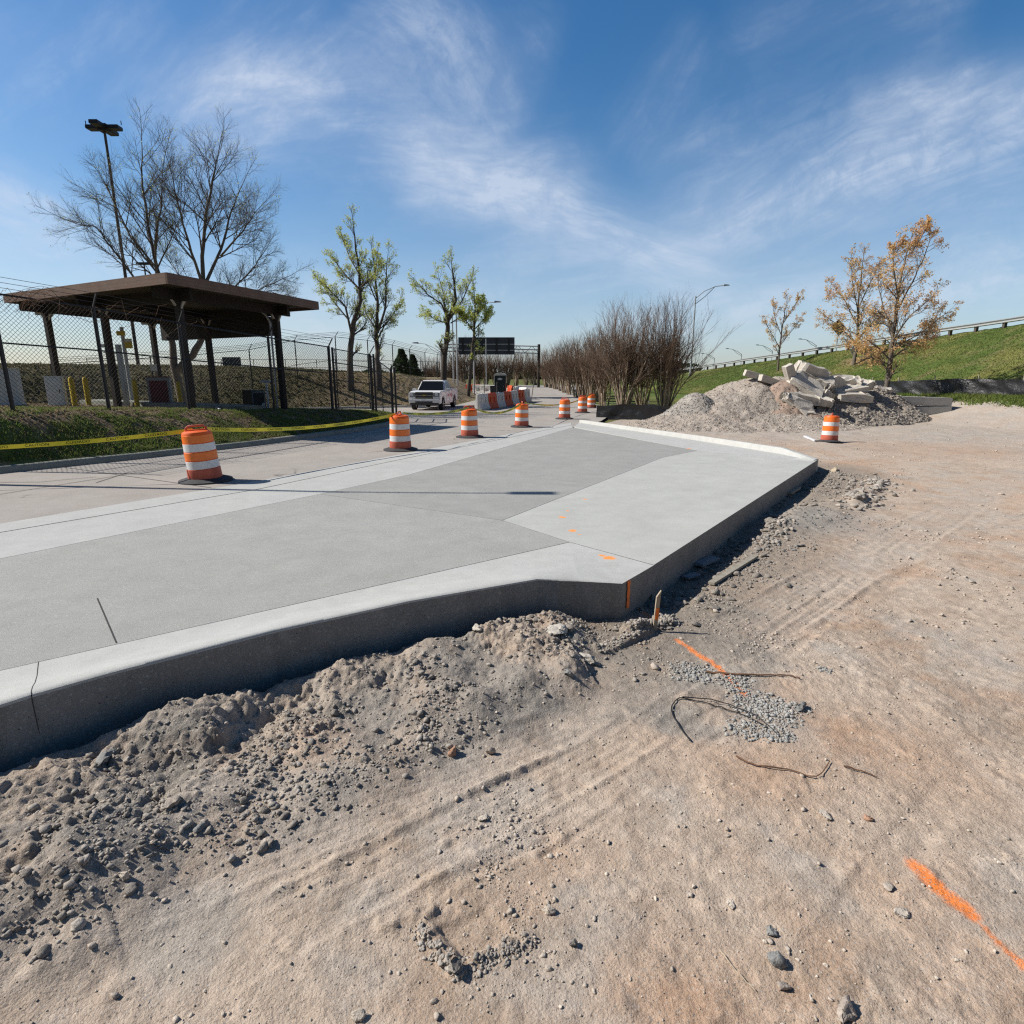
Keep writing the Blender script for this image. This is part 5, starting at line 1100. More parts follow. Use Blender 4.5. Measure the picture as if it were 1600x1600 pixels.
chunk(1262, 604, 27.4, (2.1, 1.6, .32), (.75, .25, .1), 'big flat slab tilted toward the camera in the rubble', 5)
chunk(1290, 600, 28.0, (1.1, .8, .5), (.5, -.3, .8), 'jagged chunk right of the big tilted slab', 6)
chunk(1266, 622, 26.9, (2.0, 1.1, .3), (.2, .22, -.1), 'long low slab under the tilted slab', 7)
chunk(1248, 633, 26.2, (1.35, 1.1, .28), (.85, .1, .2), 'lowest slab leaning on the soil in front', 8)
chunk(1303, 603, 28.6, (1.1, .8, .6), (.2, .5, .5), 'blocky chunk in the centre of the rubble', 9)
chunk(1322, 598, 29.0, (1.5, 1.0, .5), (.3, .1, -.3), 'peaked chunk right of centre in the rubble', 10)
chunk(1325, 610, 28.2, (1.8, 1.2, .32), (.3, -.1, .2), 'upper of the two overhanging slabs on the right', 11)
chunk(1322, 619, 27.8, (2.0, 1.3, .30), (.12, .05, -.05), 'lower overhanging slab that shades the soil', 12)
chunk(1342, 603, 29.2, (1.3, .9, .35), (.2, -.2, .5), 'thin chunk at the right end of the rubble', 13)
chunk(1288, 618, 27.6, (.9, .7, .35), (.4, .3, .9), 'small grey chunk wedged between the slabs', 14)
chunk(1380, 611, 30.2, (1.0, .7, .3), (.2, .1, .1), 'low chunk half buried left of the tree trunk', 15)
p0 = at(1433, 642, 30.0); zz = hz(p0.x, 30.0)
for k, lab in enumerate(('lower of the two stacked long concrete beams', 'upper long concrete beam with a dipped front edge')):
    t = MB(); L = 2.85
    t.prism([(-L / 2, 0), (-L * .22, .02 if k else 0), (L / 2, 0), (L / 2, .42), (-L / 2, .44)], 1, -.42, .42); o = t.build('concrete_beam', M['block'], None, bevel=.025)
    o.location = (p0.x + (.02 if k else .0), 30.0 + .04 * k, zz + .02 + .47 * k); o.rotation_euler = (0, R(1.2) * (1 if k else -.6), R(-4 + 3 * k)); tag(o, lab, 'concrete beam', 'stacked concrete beams')

# ------------------------------------------------------------------ stakes, planks, wires near the slab
sp_ = hit(1023, 983, 2, 8); t = thing('survey_stake', 'short wooden survey stake sprayed orange, standing at the slab corner', 'stake', sp_, R(8)); t.rotation_euler = (R(4), R(1), R(10))
MB().add([(-.018, -.009, -.05), (.018, -.009, -.05), (.018, .009, -.05), (-.018, .009, -.05), (-.018, -.009, .31), (.018, -.009, .37), (.018, .009, .37), (-.018, .009, .31)], [(0, 1, 2, 3), (4, 5, 6, 7), (0, 1, 5, 4), (1, 2, 6, 5), (2, 3, 7, 6), (3, 0, 4, 7)]).build('shaft', M['wood'], t, bevel=.001)
MB().box((.003, -.0115, .15), (.028, .002, .11)).build('sprayed_patch', M['paint_orange'], t)
def plank(a, b, w, th, m, name, lab, cat, lift=.03, ya=2):
    A_ = hit(*a, ya, 14); B_ = hit(*b, ya, 14); A_.z += lift; B_.z += lift; mb = MB(); mb.beam(A_, B_, w, th); return tag(mb.build(name, M[m], None, bevel=.003), lab, cat)
plank((1111, 916), (1180, 873), .075, .03, 'plank', 'wooden_lath', 'weathered grey wooden stake lying flat on the dirt beside the slab', 'stake')
plank((1090, 889), (1116, 878), .13, .035, 'blue_scrap', 'concrete_scrap', 'bluish grey flat scrap lying in the shadow of the slab', 'scrap', .05)
plank((1070, 908), (1090, 902), .10, .02, 'blue_scrap', 'concrete_scrap', 'smaller bluish scrap nearer the slab corner', 'scrap', .04)
plank((1232, 775), (1247, 766), .1, .04, 'wood', 'wood_scrap', 'pale wood scrap in the shadow beside the far half of the slab', 'scrap', .05, 5)
def wire(pts, r, m, name, lab, cat, n=6, lift=.012):
    W_ = [hit(x, y, 1, 20) for x, y in pts]; out_ = []
    for i in range(len(W_) - 1):
        p0, p1, p2, p3 = W_[max(i - 1, 0)], W_[i], W_[i + 1], W_[min(i + 2, len(W_) - 1)]
        for k in range(n):
            t_ = k / n; q = .5 * ((2 * p1) + (p2 - p0) * t_ + (2 * p0 - 5 * p1 + 4 * p2 - p3) * t_ ** 2 + (3 * p1 - p0 - 3 * p2 + p3) * t_ ** 3); q.z = hz(q.x, q.y) + lift; out_.append(q)
    out_.append(W_[-1] + Vector((0, 0, lift))); L_ = len(out_); return tag(MB().tube(out_, [r * (1 - .5 * i / L_) for i in range(L_)], 6).build(name, M[m], None, smooth=True), lab, cat)
wire([(1078, 1160), (1060, 1135), (1049, 1112), (1055, 1098), (1066, 1094), (1110, 1103), (1160, 1120), (1200, 1140)], .005, 'wire', 'black_wire', 'hooked black wire lying across the gravel patch', 'wire')
wire([(1066, 1094), (1120, 1100), (1180, 1122), (1215, 1152)], .004, 'wire', 'black_wire', 'thinner black wire alongside the hooked one', 'wire', lift=.02)
wire([(1103, 1052), (1150, 1056), (1190, 1058), (1230, 1058), (1250, 1063)], .008, 'root', 'twig', 'brown stick lying across the orange sprayed line', 'stick')
wire([(1150, 1185), (1190, 1200), (1230, 1205), (1275, 1216), (1296, 1192)], .005, 'root', 'root', 'thin reddish root curled over the dirt below the gravel patch', 'root')
wire([(1318, 1200), (1345, 1208), (1370, 1217)], .005, 'root', 'root', 'short dark root right of the curled one', 'root')
wire([(1125, 1488), (1150, 1520), (1180, 1550)], .003, 'wood', 'straw', 'pale dry straw stem on the lower right dirt', 'straw', lift=.006)
# orange spray down the slab side and on the spoil
a = gpr(991, 900); b = gpr(992.5, 903)
dface = (J - CN); dface.z = 0; dface.normalize(); nf = Vector((dface.y, -dface.x, 0))
c0 = CN + dface * 0.12; mb = MB(); n = 8
vs = []
for i in range(n + 1):
    z = zr(c0.y) - .003 - i * .034; w = .028 + .005 * math.sin(i * 2.1); vs += [c0 - dface * w + nf * .012 + Vector((0, 0, z - c0.z)), c0 + dface * w + nf * .012 + Vector((0, 0, z - c0.z))]
mb.add(vs, [(2 * i, 2 * i + 1, 2 * i + 3, 2 * i + 2) for i in range(n)]); tag(mb.build('sprayed_mark', M['paint_orange']), 'vertical orange spray stripe on the shaded slab side near its corner', 'paint mark')

# ------------------------------------------------------------------ guardrail on the bank
gr = thing('guardrail', 'steel guardrail along the highway edge at the top of the grass bank', 'guardrail')
yy = list(np.arange(24, 96, 1.9)); yy2 = [] ; P = []
for y in yy:
    x = xrail(y); z = hz(x - .3, y); P.append((x, y, z)); MB().box((x, y, z + .32), (.18, .2, .78)).build('post', M['bark_dark'], gr); 
rl = MB(); prof = [(-.0, .42), (-.07, .47), (.0, .55), (.0, .58), (-.07, .66), (0, .72)]
for a, b in zip(P[:-1], P[1:]):
    for (x0, z0), (x1, z1) in zip(prof[:-1], prof[1:]):
        rl.add([(a[0] - .12 + x0, a[1], a[2] + z0 + .02), (b[0] - .12 + x0, b[1], b[2] + z0 + .02), (b[0] - .12 + x1, b[1], b[2] + z1 + .02), (a[0] - .12 + x1, a[1], a[2] + z1 + .02)], [(0, 1, 2, 3)])
rl.build('rail', M['rail'], gr)

# ------------------------------------------------------------------ lamps, gantry, distant signs
def streetlamp(base_px, base_py, Y, hgt, arm, lab, r=.1, tube='galv', truss=True, zbase=None, xb=None, group=None):
    p = at(base_px, base_py, Y); x = p.x if xb is None else xb; z = hz(x, Y) if zbase is None else zbase
    t = thing('street_lamp', lab, 'street lamp', (x, Y, z - .1), group=group); MB().tube([(0, 0, 0), (0, 0, hgt * .5), (0, 0, hgt)], [r, r * .8, r * .6], 10).build('pole', M[tube], t, smooth=True)
    s = 1 if arm > 0 else -1; A_ = MB().tube([(0, 0, hgt * .97), (arm * .3, 0, hgt + abs(arm) * .16), (arm * .7, 0, hgt + abs(arm) * .33), (arm, 0, hgt + abs(arm) * .36)], r * .4, 6)
    if truss: A_.tube([(0, 0, hgt * .90), (arm * .35, 0, hgt * .96 + abs(arm) * .10), (arm * .68, 0, hgt + abs(arm) * .32)], r * .35, 6)
    A_.build('arm', M[tube], t, smooth=True); MB().add([(arm - .05 * s, -.12, hgt + abs(arm) * .34), (arm + .7 * s, -.14, hgt + abs(arm) * .36), (arm + .7 * s, .14, hgt + abs(arm) * .36), (arm - .05 * s, .12, hgt + abs(arm) * .34), (arm, -.1, hgt + abs(arm) * .36 + .14), (arm + .6 * s, -.1, hgt + abs(arm) * .36 + .1), (arm + .6 * s, .1, hgt + abs(arm) * .36 + .1), (arm, .1, hgt + abs(arm) * .36 + .14)], [(0, 1, 2, 3), (4, 5, 6, 7), (0, 1, 5, 4), (1, 2, 6, 5), (2, 3, 7, 6), (3, 0, 4, 7)]).build('lamp_head', M[tube], t)
    MB().box((0, 0, .1), (r * 3.2, r * 3.2, .2)).build('base_plate', M[tube], t); return t
# high mast with cross shaped head
pm = at(163, 203, 44); zb = hz(pm.x, 44); t = thing('light_mast', 'very tall light mast with a cross shaped cluster of floodlights above the bare tree', 'light mast', (pm.x, 44, zb))
hm = pm.z - zb; MB().tube([(0, 0, -.1), (0, 0, hm * .5), (0, 0, hm)], [.12, .10, .08], 12).build('pole', M['bark_dark'], t, smooth=True)
for sx, sy in ((-1, 0), (1, 0), (0, 1), (0, -1)): MB().box((sx * .68, sy * .68, hm + .12), (.85 if sx else .6, .85 if sy else .6, .24)).build('floodlight', M['black'], t, bevel=.03)
MB().box((0, 0, hm + .1), (.6, .6, .42)).build('hub', M['black'], t)
for s in (-1, 1): MB().tube([(s * 1.2, 0, hm + .3), (s * 1.2, 0, hm + .55)], .03, 5).build('spike', M['black'], t)
t2p = at(225, 413, 90); zb = hz(t2p.x, 90); t = thing('light_mast', 'smaller distant light mast with a flat head showing above the canopy roof', 'light mast', (t2p.x, 90, zb)); hm = t2p.z - zb
MB().tube([(0, 0, -.1), (0, 0, hm)], [.14, .1], 8).build('pole', M['black'], t); MB().box((0, 0, hm + .1), (1.9, .7, .28)).build('floodlight', M['black'], t)
# pole out of frame on the left whose shadow crosses the slab
sp0 = Vector((-12.2, 10.5, 0)); t = streetlamp(0, 0, 10.5, 7.1, 2.0, 'street lamp on the verge left of the picture whose shadow crosses the new slab', .085, truss=False, xb=-12.2)
streetlamp(741, 610, 62, 8.6, 2.2, 'curved arm street lamp showing above the small green tree', .09, truss=False, xb=at(741, 610, 62).x, zbase=float(zroad(62)))
streetlamp(1079, 580, 76, 9.6, 3.4, 'large highway lamp right of the bare multi-stem trees', .12, xb=at(1079, 580, 76).x, zbase=at(1079, 585, 76).z)
for (bx, hx, hy, by, Y, lab) in ((1115, 1099, 552, 578, 150, 'leftmost small highway lamp behind the guardrail'), (1157, 1138, 545, 574, 140, 'second small highway lamp behind the guardrail'), (1205, 1185, 540, 568, 132, 'third small highway lamp, left of the young tree'), (1273, 1252, 531, 560, 120, 'small highway lamp between the young tree and the orange tree')):
    a = at(bx, by, Y); b = at(hx, hy, Y); hgt = b.z - a.z; streetlamp(0, 0, Y, hgt * .75 + 1.0, b.x - a.x, lab, .12, xb=a.x, zbase=a.z - 1.0, group='small highway lamps')
p = at(1305, 556, 90); t = thing('highway_sign', 'small dark highway sign on a post showing through the orange tree', 'sign', (p.x, 90, p.z - 1)); zt = at(1305, 512, 90).z - p.z + 1; MB().tube([(0, 0, 0), (0, 0, zt)], .09, 8).build('post', M['galv'], t); MB().box((0, 0, zt), (1.9, .1, 1.5), Matrix.Rotation(R(45), 3, 'Y')).build('sign_plate', M['column'], t)
# lamps and poles left of the gantry
for (bx, Y, hy, arm, lab) in ((690, 70, 548, -2.6, 'thin lamp with a long curved arm left of the fourth tree'), (658, 78, 556, -2.2, 'thin lamp farther left with its arm over the fence')):
    a = at(bx, 600, Y); hgt = at(bx, hy, Y).z - hz(a.x, Y); streetlamp(0, 0, Y, hgt, arm, lab, .07, xb=a.x)
for (bx, Y, y1, r_, lab) in ((709, 66, 470, .09, 'slim grey utility pole behind the fourth tree'), (715, 64, 478, .10, 'thicker grey utility pole next to the slim one'), (760, 68, 530, .06, 'pale thin pole in front of the gantry sign')):
    a = at(bx, 600, Y); z = hz(a.x, Y); hgt = at(bx, y1, Y).z - z; t = thing('utility_pole', lab, 'pole', (a.x, Y, z - .1)); MB().tube([(0, 0, 0), (0, 0, hgt)], [r_, r_ * .7], 8).build('pole', M['galv'], t); MB().lathe([(r_ * .8, hgt), (r_ * .6, hgt + .12), (0, hgt + .16)], 8).build('cap', M['galv'], t)
gt = thing('sign_gantry', 'overhead sign gantry with a wide dark sign back spanning the road beyond', 'gantry')
GY_ = 95.0; a = at(690, 560, GY_); b = at(842, 548, GY_); ztop = at(800, 541, GY_).z; zbot = at(800, 552, GY_).z
for x, Y_ in ((a.x, GY_), (b.x, GY_)): MB().tube([(x, Y_, -.2), (x, Y_, ztop + .3)], .22, 10).build('post', M['column'] if x == b.x else M['galv'], gt)
tru = MB()
for z in (ztop, (ztop + zbot) / 2, zbot): 
    for dy in (0, .9): tru.tube([(a.x, GY_ + dy, z + .35), (b.x, GY_ + dy, z)], .07, 5)
n = 14
for i in range(n):
    x0 = a.x + (b.x - a.x) * i / n; x1 = a.x + (b.x - a.x) * (i + 1) / n; k0 = .35 * (1 - i / n); tru.tube([(x0, GY_, (ztop if i % 2 else zbot) + k0), (x1, GY_, (zbot if i % 2 else ztop) + k0)], .04, 4)
tru.build('truss', M['galv'], gt)
s0 = at(716, 527, GY_ - .6); s1 = at(804, 554, GY_ - .6); sb = MB().box(((s0.x + s1.x) / 2, GY_ - .6, (s0.z + s1.z) / 2), (s1.x - s0.x, .12, s0.z - s1.z)).build('sign_panel', M['sign_back'], gt, bevel=.02)
for k in (.08, .3, .42, .68, .9): x = s0.x + (s1.x - s0.x) * k; MB().box((x, GY_ - .72, (s0.z + s1.z) / 2), (.28, .14, (s0.z - s1.z) * .98)).build('stiffener', M['black'], gt)
for k in (.25, .6): MB().box(((s0.x + s1.x) / 2, GY_ - .69, s1.z + (s0.z - s1.z) * k), ((s1.x - s0.x) * .98, .05, .12)).build('stiffener', M['galv'], gt)
p0_ = at(347, 558, 80); p1_ = at(377, 573, 80); t = thing('distant_sign', 'small grey billboard seen through the fence under the canopy', 'sign', ((p0_.x + p1_.x) / 2, 80, hz((p0_.x + p1_.x) / 2, 80)))
MB().box((0, 0, (p0_.z + p1_.z) / 2 - t.location.z), (p1_.x - p0_.x, .15, p0_.z - p1_.z)).build('sign_panel', M['sign_back'], t)
for s in (-.8, .8): MB().tube([(s, 0, 0), (s, 0, p0_.z - t.location.z)], .07, 6).build('post', M['galv'], t)

# ------------------------------------------------------------------ trees
def tubes_np(br, name, m, parent):
    groups = {}
    for pts, rad, sides in br: groups.setdefault((len(pts), sides), []).append((pts, rad))
    VV = []; FF = []; k0 = 0
    for (n, s), L in groups.items():
        P = np.array([l[0] for l in L], dtype=float); Rr = np.array([l[1] for l in L], dtype=float)
        T = np.gradient(P, axis=1); T /= np.linalg.norm(T, axis=2, keepdims=True) + 1e-9
        ref = np.tile(np.array([0.31, 0.89, 0.13]), (len(L), n, 1)); U_ = np.cross(T, ref); U_ /= np.linalg.norm(U_, axis=2, keepdims=True) + 1e-9; Wv = np.cross(T, U_)
        a = np.arange(s) * 2 * math.pi / s
        V_ = P[:, :, None, :] + Rr[:, :, None, None] * (U_[:, :, None, :] * np.cos(a)[None, None, :, None] + Wv[:, :, None, :] * np.sin(a)[None, None, :, None])
        VV.append(V_.reshape(-1, 3)); i, j = np.meshgrid(np.arange(n - 1), np.arange(s), indexing='ij'); j2 = (j + 1) % s
        f = np.stack([i * s + j, i * s + j2, (i + 1) * s + j2, (i + 1) * s + j], -1).reshape(-1, 4)
        FF.append((f[None] + (k0 + np.arange(len(L)) * n * s)[:, None, None]).reshape(-1, 4)); k0 += len(L) * n * s
    return np_mesh(name, np.concatenate(VV), np.concatenate(FF), m, parent, smooth=True)
def leaves_np(pts, size, name, m, parent, rs, long=1.5):
    n = len(pts)
    if n == 0: return
    a = rs.normal(size=(n, 3)); a /= np.linalg.norm(a, axis=1, keepdims=True); b = np.cross(a, rs.normal(size=(n, 3))); b /= np.linalg.norm(b, axis=1, keepdims=True)
    s = size * rs.uniform(.6, 1.3, (n, 1)); a = a * s * long; b = b * s; mid = np.cross(a, b); mid = mid / (np.linalg.norm(mid, axis=1, keepdims=True) + 1e-9) * s * .25
    V_ = np.stack([pts - a, pts + b - mid, pts + a, pts - b - mid], 1).reshape(-1, 3); np_mesh(name, V_, np.arange(4 * n).reshape(-1, 4), m, parent)
def grow(br, tips, p, d, L, r, lvl, pr, rs):
    n = 5 if lvl < pr['lv'] else 4; pts = [p.copy()]; dirs = []; q = p.copy(); dd = d.copy(); st = L / (n - 1)
    for i in range(n - 1):
        dd = dd + np.array([0, 0, pr['up']]) * (.6 + .4 * lvl) + rs.normal(size=3) * pr['wig']; dd /= np.linalg.norm(dd); q = q + dd * st; pts.append(q.copy()); dirs.append(dd.copy())
    rr = [r * pr.get('rs', 1) * (1 - .7 * i / (n - 1)) for i in range(n)]; br.append((pts, rr, 5 if lvl == 0 else (4 if r > .02 else 3)))
    if lvl >= pr['lv']:
        tips.append(pts[-1]); tips.append(pts[-2]); return
    nc = pr['nc'][lvl]
    for k in range(nc):
        t = .22 + .78 * (k + rs.uniform(0, .9)) / nc; t = min(t, .999); i = int(t * (n - 1)); base = pts[i] + (pts[i + 1] - pts[i]) * (t * (n - 1) - i)
        ax = rs.normal(size=3); ax -= dirs[i] * ax.dot(dirs[i]); ax /= np.linalg.norm(ax); an = R(rs.uniform(*pr['ang']))
        nd = dirs[i] * math.cos(an) + ax * math.sin(an); grow(br, tips, base, nd, L * rs.uniform(*pr['lr']) * (1.15 - .55 * t), r * (.55 - .2 * t), lvl + 1, pr, rs)
    tips.append(pts[-1])
def make_tree(name, lab, cat, limbs, D, r0, pr, bark, leaf=None, leafsize=.05, leafn=1.0, seed=0, group=None, basez=None, depthspread=1.6, extra=None):
    """limbs: polylines in photo pixels at distance D (first starts at the foot of the trunk); they spread in depth as well"""
    rs = np.random.default_rng(seed); foot = at(*limbs[0][0][:2], D); fz = hz(foot.x, D) - .1 if basez is None else basez; foot.z = fz
    t = thing(name, lab, cat, foot, group=group); br_main = []; br = []; tips = []
    for li, (pts, dep, ra, rb, L0) in enumerate([(l, *m_) for l, m_ in extra]):
        W_ = []
        for i, pxy in enumerate(pts):
            f = i / (len(pts) - 1); q = at(pxy[0], pxy[1], D + dep * f * depthspread)
            if li == 0 and i == 0: q = Vector((foot.x, D, fz))
            W_.append(np.array(q - Vector((foot.x, D, fz))))
        # resample
        R_ = []
        for i in range(len(W_) - 1):
            for k in range(4): R_.append(W_[i] + (W_[i + 1] - W_[i]) * k / 4 + rs.normal(size=3) * .02 * (i > 0))
        R_.append(W_[-1]); m_ = len(R_); rad = [ra + (rb - ra) * i / (m_ - 1) for i in range(m_)]; br_main.append((R_, rad, 8))
        if L0 <= 0: continue
        nn_ = pr['nl']
        for k in range(nn_):
            f = pr.get('f0', .3) + (1 - pr.get('f0', .3)) * (k + rs.uniform(0, .9)) / nn_; f = min(f, .999); i = int(f * (m_ - 1)); base = R_[i]; dd = R_[i + 1] - R_[i]; dd = dd / np.linalg.norm(dd)
            ax = rs.normal(size=3); ax -= dd * ax.dot(dd); ax /= np.linalg.norm(ax); an = R(rs.uniform(*pr['ang'])); nd = dd * math.cos(an) + ax * math.sin(an)
            grow(br, tips, base, nd, L0 * rs.uniform(.7, 1.2) * (1.15 - .45 * f), max(rad[i] * .5, .014), 0, pr, rs)
        grow(br, tips, R_[-1], dd, L0 * .8, rb, 0, pr, rs)
    tr_ = tubes_np(br_main, 'trunk', M[bark], t); crown = tubes_np(br, 'crown', M[bark], t)
    if leaf:
        T_ = np.array(tips); k = int(len(T_) * leafn); ii = rs.integers(0, len(T_), k); T_ = T_[ii] + rs.normal(size=(k, 3)) * leafsize * 1.6
        leaves_np(T_, leafsize, 'leaves', M[leaf], crown, rs)
    return t
PRB = dict(lv=2, nc=[10, 7], nl=12, ang=(20, 56), lr=(.45, .7), up=.05, wig=.07, f0=.28)
# the big bare tree behind the canopy
L_ = [([(284, 604), (272, 570), (268, 530)], (0, .34, .27, 0)), ([(268, 530), (262, 470), (245, 420), (232, 350), (222, 290), (222, 235)], (.8, .20, .04, 2.1)),
      ([(262, 480), (215, 440), (180, 395), (150, 355), (122, 350)], (-1.0, .10, .03, 1.7)), ([(245, 420), (205, 370), (175, 310), (160, 280)], (1.2, .09, .03, 1.8)),
      ([(276, 580), (300, 555), (322, 520), (318, 455)], (0, .30, .20, 0)), ([(318, 455), (316, 400), (322, 330), (335, 270), (340, 245)], (.5, .17, .035, 2.1)),
      ([(318, 450), (300, 395), (280, 330), (268, 270)], (-1.4, .12, .03, 1.9)), ([(318, 450), (345, 390), (362, 330), (378, 290)], (1.3, .13, .03, 2.0)),
      ([(345, 400), (380, 360), (405, 325)], (-.8, .08, .025, 1.6)), ([(316, 465), (280, 430), (255, 395)], (1.6, .07, .02, 1.3)),
      ([(322, 500), (350, 465), (395, 420), (412, 395)], (.8, .09, .03, 1.3)), ([(340, 480), (400, 455), (455, 430)], (-.6, .07, .02, 1.3)), ([(245, 440), (242, 380), (252, 310), (255, 260)], (-1.2, .09, .03, 1.7)),
      ([(380, 470), (420, 455), (450, 465)], (.5, .05, .02, 1.0))]
make_tree('bare_tree', 'large leafless tree with two spreading leaders rising behind the canopy', 'tree', [l for l, _ in L_], 34, .3, dict(PRB, nl=17), 'bark', 'leaf_green', .022, .08, 3, extra=[(l, (m_[0], m_[1] * .72, m_[2] * .6, m_[3] * 1.3)) for l, m_ in L_])
# four trees coming into leaf
PRG = dict(rs=.8, lv=2, nc=[7, 6], nl=14, ang=(20, 45), lr=(.45, .7), up=.07, wig=.08, f0=.15)
L_ = [([(546, 598), (547, 545), (553, 505), (563, 470), (562, 430), (556, 390), (552, 350)], (.4, .24, .03, 1.3)), ([(549, 520), (540, 480), (525, 462), (512, 450)], (-.6, .09, .02, 1.2)), ([(560, 450), (540, 430), (520, 405)], (.8, .08, .02, 1.1)),
      ([(562, 450), (585, 430), (590, 400)], (-.5, .07, .02, .9)), ([(545, 500), (520, 470), (500, 440)], (.6, .06, .02, 1.0)), ([(562, 430), (545, 400), (535, 370)], (.8, .05, .02, .9))]
make_tree('budding_tree', 'tallest of the trees in pale green bud, first to the right of the canopy', 'tree', [l for l, _ in L_], 43, .2, PRG, 'bark_dark', 'leaf_green', .03, .9, 11, 'trees in spring bud along the berm', extra=L_)
L_ = [([(592, 610), (590, 560), (588, 520), (590, 480), (587, 440), (583, 400)], (.4, .22, .03, 1.3)), ([(590, 520), (603, 480), (603, 440), (605, 405)], (-.6, .10, .02, 1.2)), ([(588, 515), (572, 490), (565, 465)], (.8, .07, .02, 1.0)),
      ([(590, 530), (600, 510), (615, 490), (625, 470)], (.6, .07, .02, .9)), ([(588, 470), (575, 440), (572, 410)], (-.5, .05, .02, .9))]
make_tree('budding_tree', 'tree in pale green bud with a forked trunk, just right of the tallest one', 'tree', [l for l, _ in L_], 44, .2, PRG, 'bark_dark', 'leaf_green', .03, .9, 12, 'trees in spring bud along the berm', extra=L_)
L_ = [([(693, 604), (694, 560), (699, 520), (700, 500), (712, 470), (708, 430), (706, 415)], (.4, .34, .04, 1.6)), ([(700, 500), (690, 475), (668, 460), (655, 445)], (-.6, .10, .03, 1.4)), ([(700, 505), (680, 500), (665, 490)], (.8, .06, .02, 1.1)),
      ([(702, 500), (722, 470), (735, 440)], (-.8, .10, .03, 1.4)), ([(698, 500), (693, 460), (685, 430)], (.8, .07, .02, 1.3)), ([(704, 505), (720, 495), (735, 490)], (0, .06, .02, 1.0))]
make_tree('budding_tree', 'round crowned budding tree whose trunk rises behind the pickup', 'tree', [l for l, _ in L_], 58, .2, PRG, 'bark_dark', 'leaf_green', .042, .75, 13, 'trees in spring bud along the berm', extra=L_)
L_ = [([(731, 606), (737, 560), (741, 520), (742, 490), (741, 455)], (.4, .22, .03, 1.2)), ([(741, 520), (728, 500), (718, 490)], (-.6, .07, .02, 1.0)), ([(741, 515), (755, 500), (762, 490)], (.8, .06, .02, 1.0)), ([(741, 500), (750, 480), (752, 470)], (.8, .06, .02, .9))]
make_tree('budding_tree', 'small budding tree with the greenest leaves, in front of the gantry sign', 'tree', [l for l, _ in L_], 57, .2, PRG, 'bark_dark', 'leaf_green', .048, .9, 14, 'trees in spring bud along the berm', extra=L_)
# trees on the right with orange buds
PRO = dict(lv=2, nc=[6, 5], nl=14, ang=(25, 52), lr=(.42, .66), up=.045, wig=.09, f0=.1)
L_ = [([(1384, 612), (1392, 560), (1396, 520), (1402, 470), (1408, 430), (1418, 390)], (.4, .15, .03, 1.3)), ([(1393, 565), (1370, 540), (1345, 525)], (-.8, .05, .015, 1.2)), ([(1394, 560), (1425, 535), (1460, 510)], (.8, .05, .015, 1.2)), ([(1396, 530), (1420, 495), (1450, 470)], (-.6, .05, .015, 1.2)),
      ([(1396, 520), (1380, 480), (1372, 440)], (.8, .05, .015, 1.2)), ([(1400, 490), (1425, 440), (1445, 400), (1452, 375)], (.5, .05, .015, 1.1)), ([(1392, 570), (1360, 560), (1340, 548)], (.6, .04, .01, .9)), ([(1402, 460), (1395, 410), (1400, 385)], (-.6, .04, .01, 1.0)), ([(1394, 545), (1440, 520), (1478, 490)], (-.3, .04, .01, .9)), ([(1420, 400), (1440, 370), (1446, 352)], (.2, .03, .01, .6))]
make_tree('orange_tree', 'largest orange budded tree, its pale trunk in front of the long silt fence', 'tree', [l for l, _ in L_], 33, .2, PRO, 'bark', 'leaf_orange', .029, 1.35, 21, 'orange budded trees by the bank', extra=L_)
L_ = [([(1333, 572), (1338, 545), (1340, 525), (1340, 480), (1345, 440), (1348, 410)], (.4, .15, .03, 1.4)), ([(1338, 535), (1310, 510), (1292, 495)], (-.8, .05, .015, 1.3)), ([(1340, 530), (1365, 505), (1380, 490)], (.8, .05, .015, 1.2)), ([(1340, 510), (1320, 470), (1305, 450)], (.8, .05, .015, 1.3)), ([(1342, 480), (1360, 440), (1370, 420)], (.5, .05, .015, 1.2)), ([(1341, 490), (1332, 440), (1330, 410)], (-.6, .04, .015, 1.2))]
b_ = hit(1333, 570, 20, 120)
make_tree('orange_tree', 'orange budded tree halfway up the bank behind the largest one', 'tree', [l for l, _ in L_], b_.y, .2, PRO, 'bark', 'leaf_orange', .036, 1.25, 22, 'orange budded trees by the bank', extra=L_)
L_ = [([(1215, 582), (1218, 545), (1222, 515), (1226, 490), (1230, 470)], (.4, .10, .02, 1.0)), ([(1219, 545), (1205, 520), (1197, 505)], (-.8, .04, .012, 1.0)), ([(1219, 540), (1238, 515), (1250, 500)], (.8, .04, .012, 1.0)), ([(1221, 525), (1210, 495), (1208, 480)], (.6, .04, .012, .9)), ([(1224, 505), (1240, 480), (1248, 468)], (-.5, .04, .012, .9))]
b_ = hit(1215, 580, 20, 120)
make_tree('orange_tree', 'young small tree with sparse pink-orange buds standing alone on the bank', 'tree', [l for l, _ in L_], b_.y, .2, dict(PRO, nl=9, up=.09, ang=(18, 38)), 'bark', 'leaf_orange', .038, .7, 23, 'orange budded trees by the bank', extra=L_)

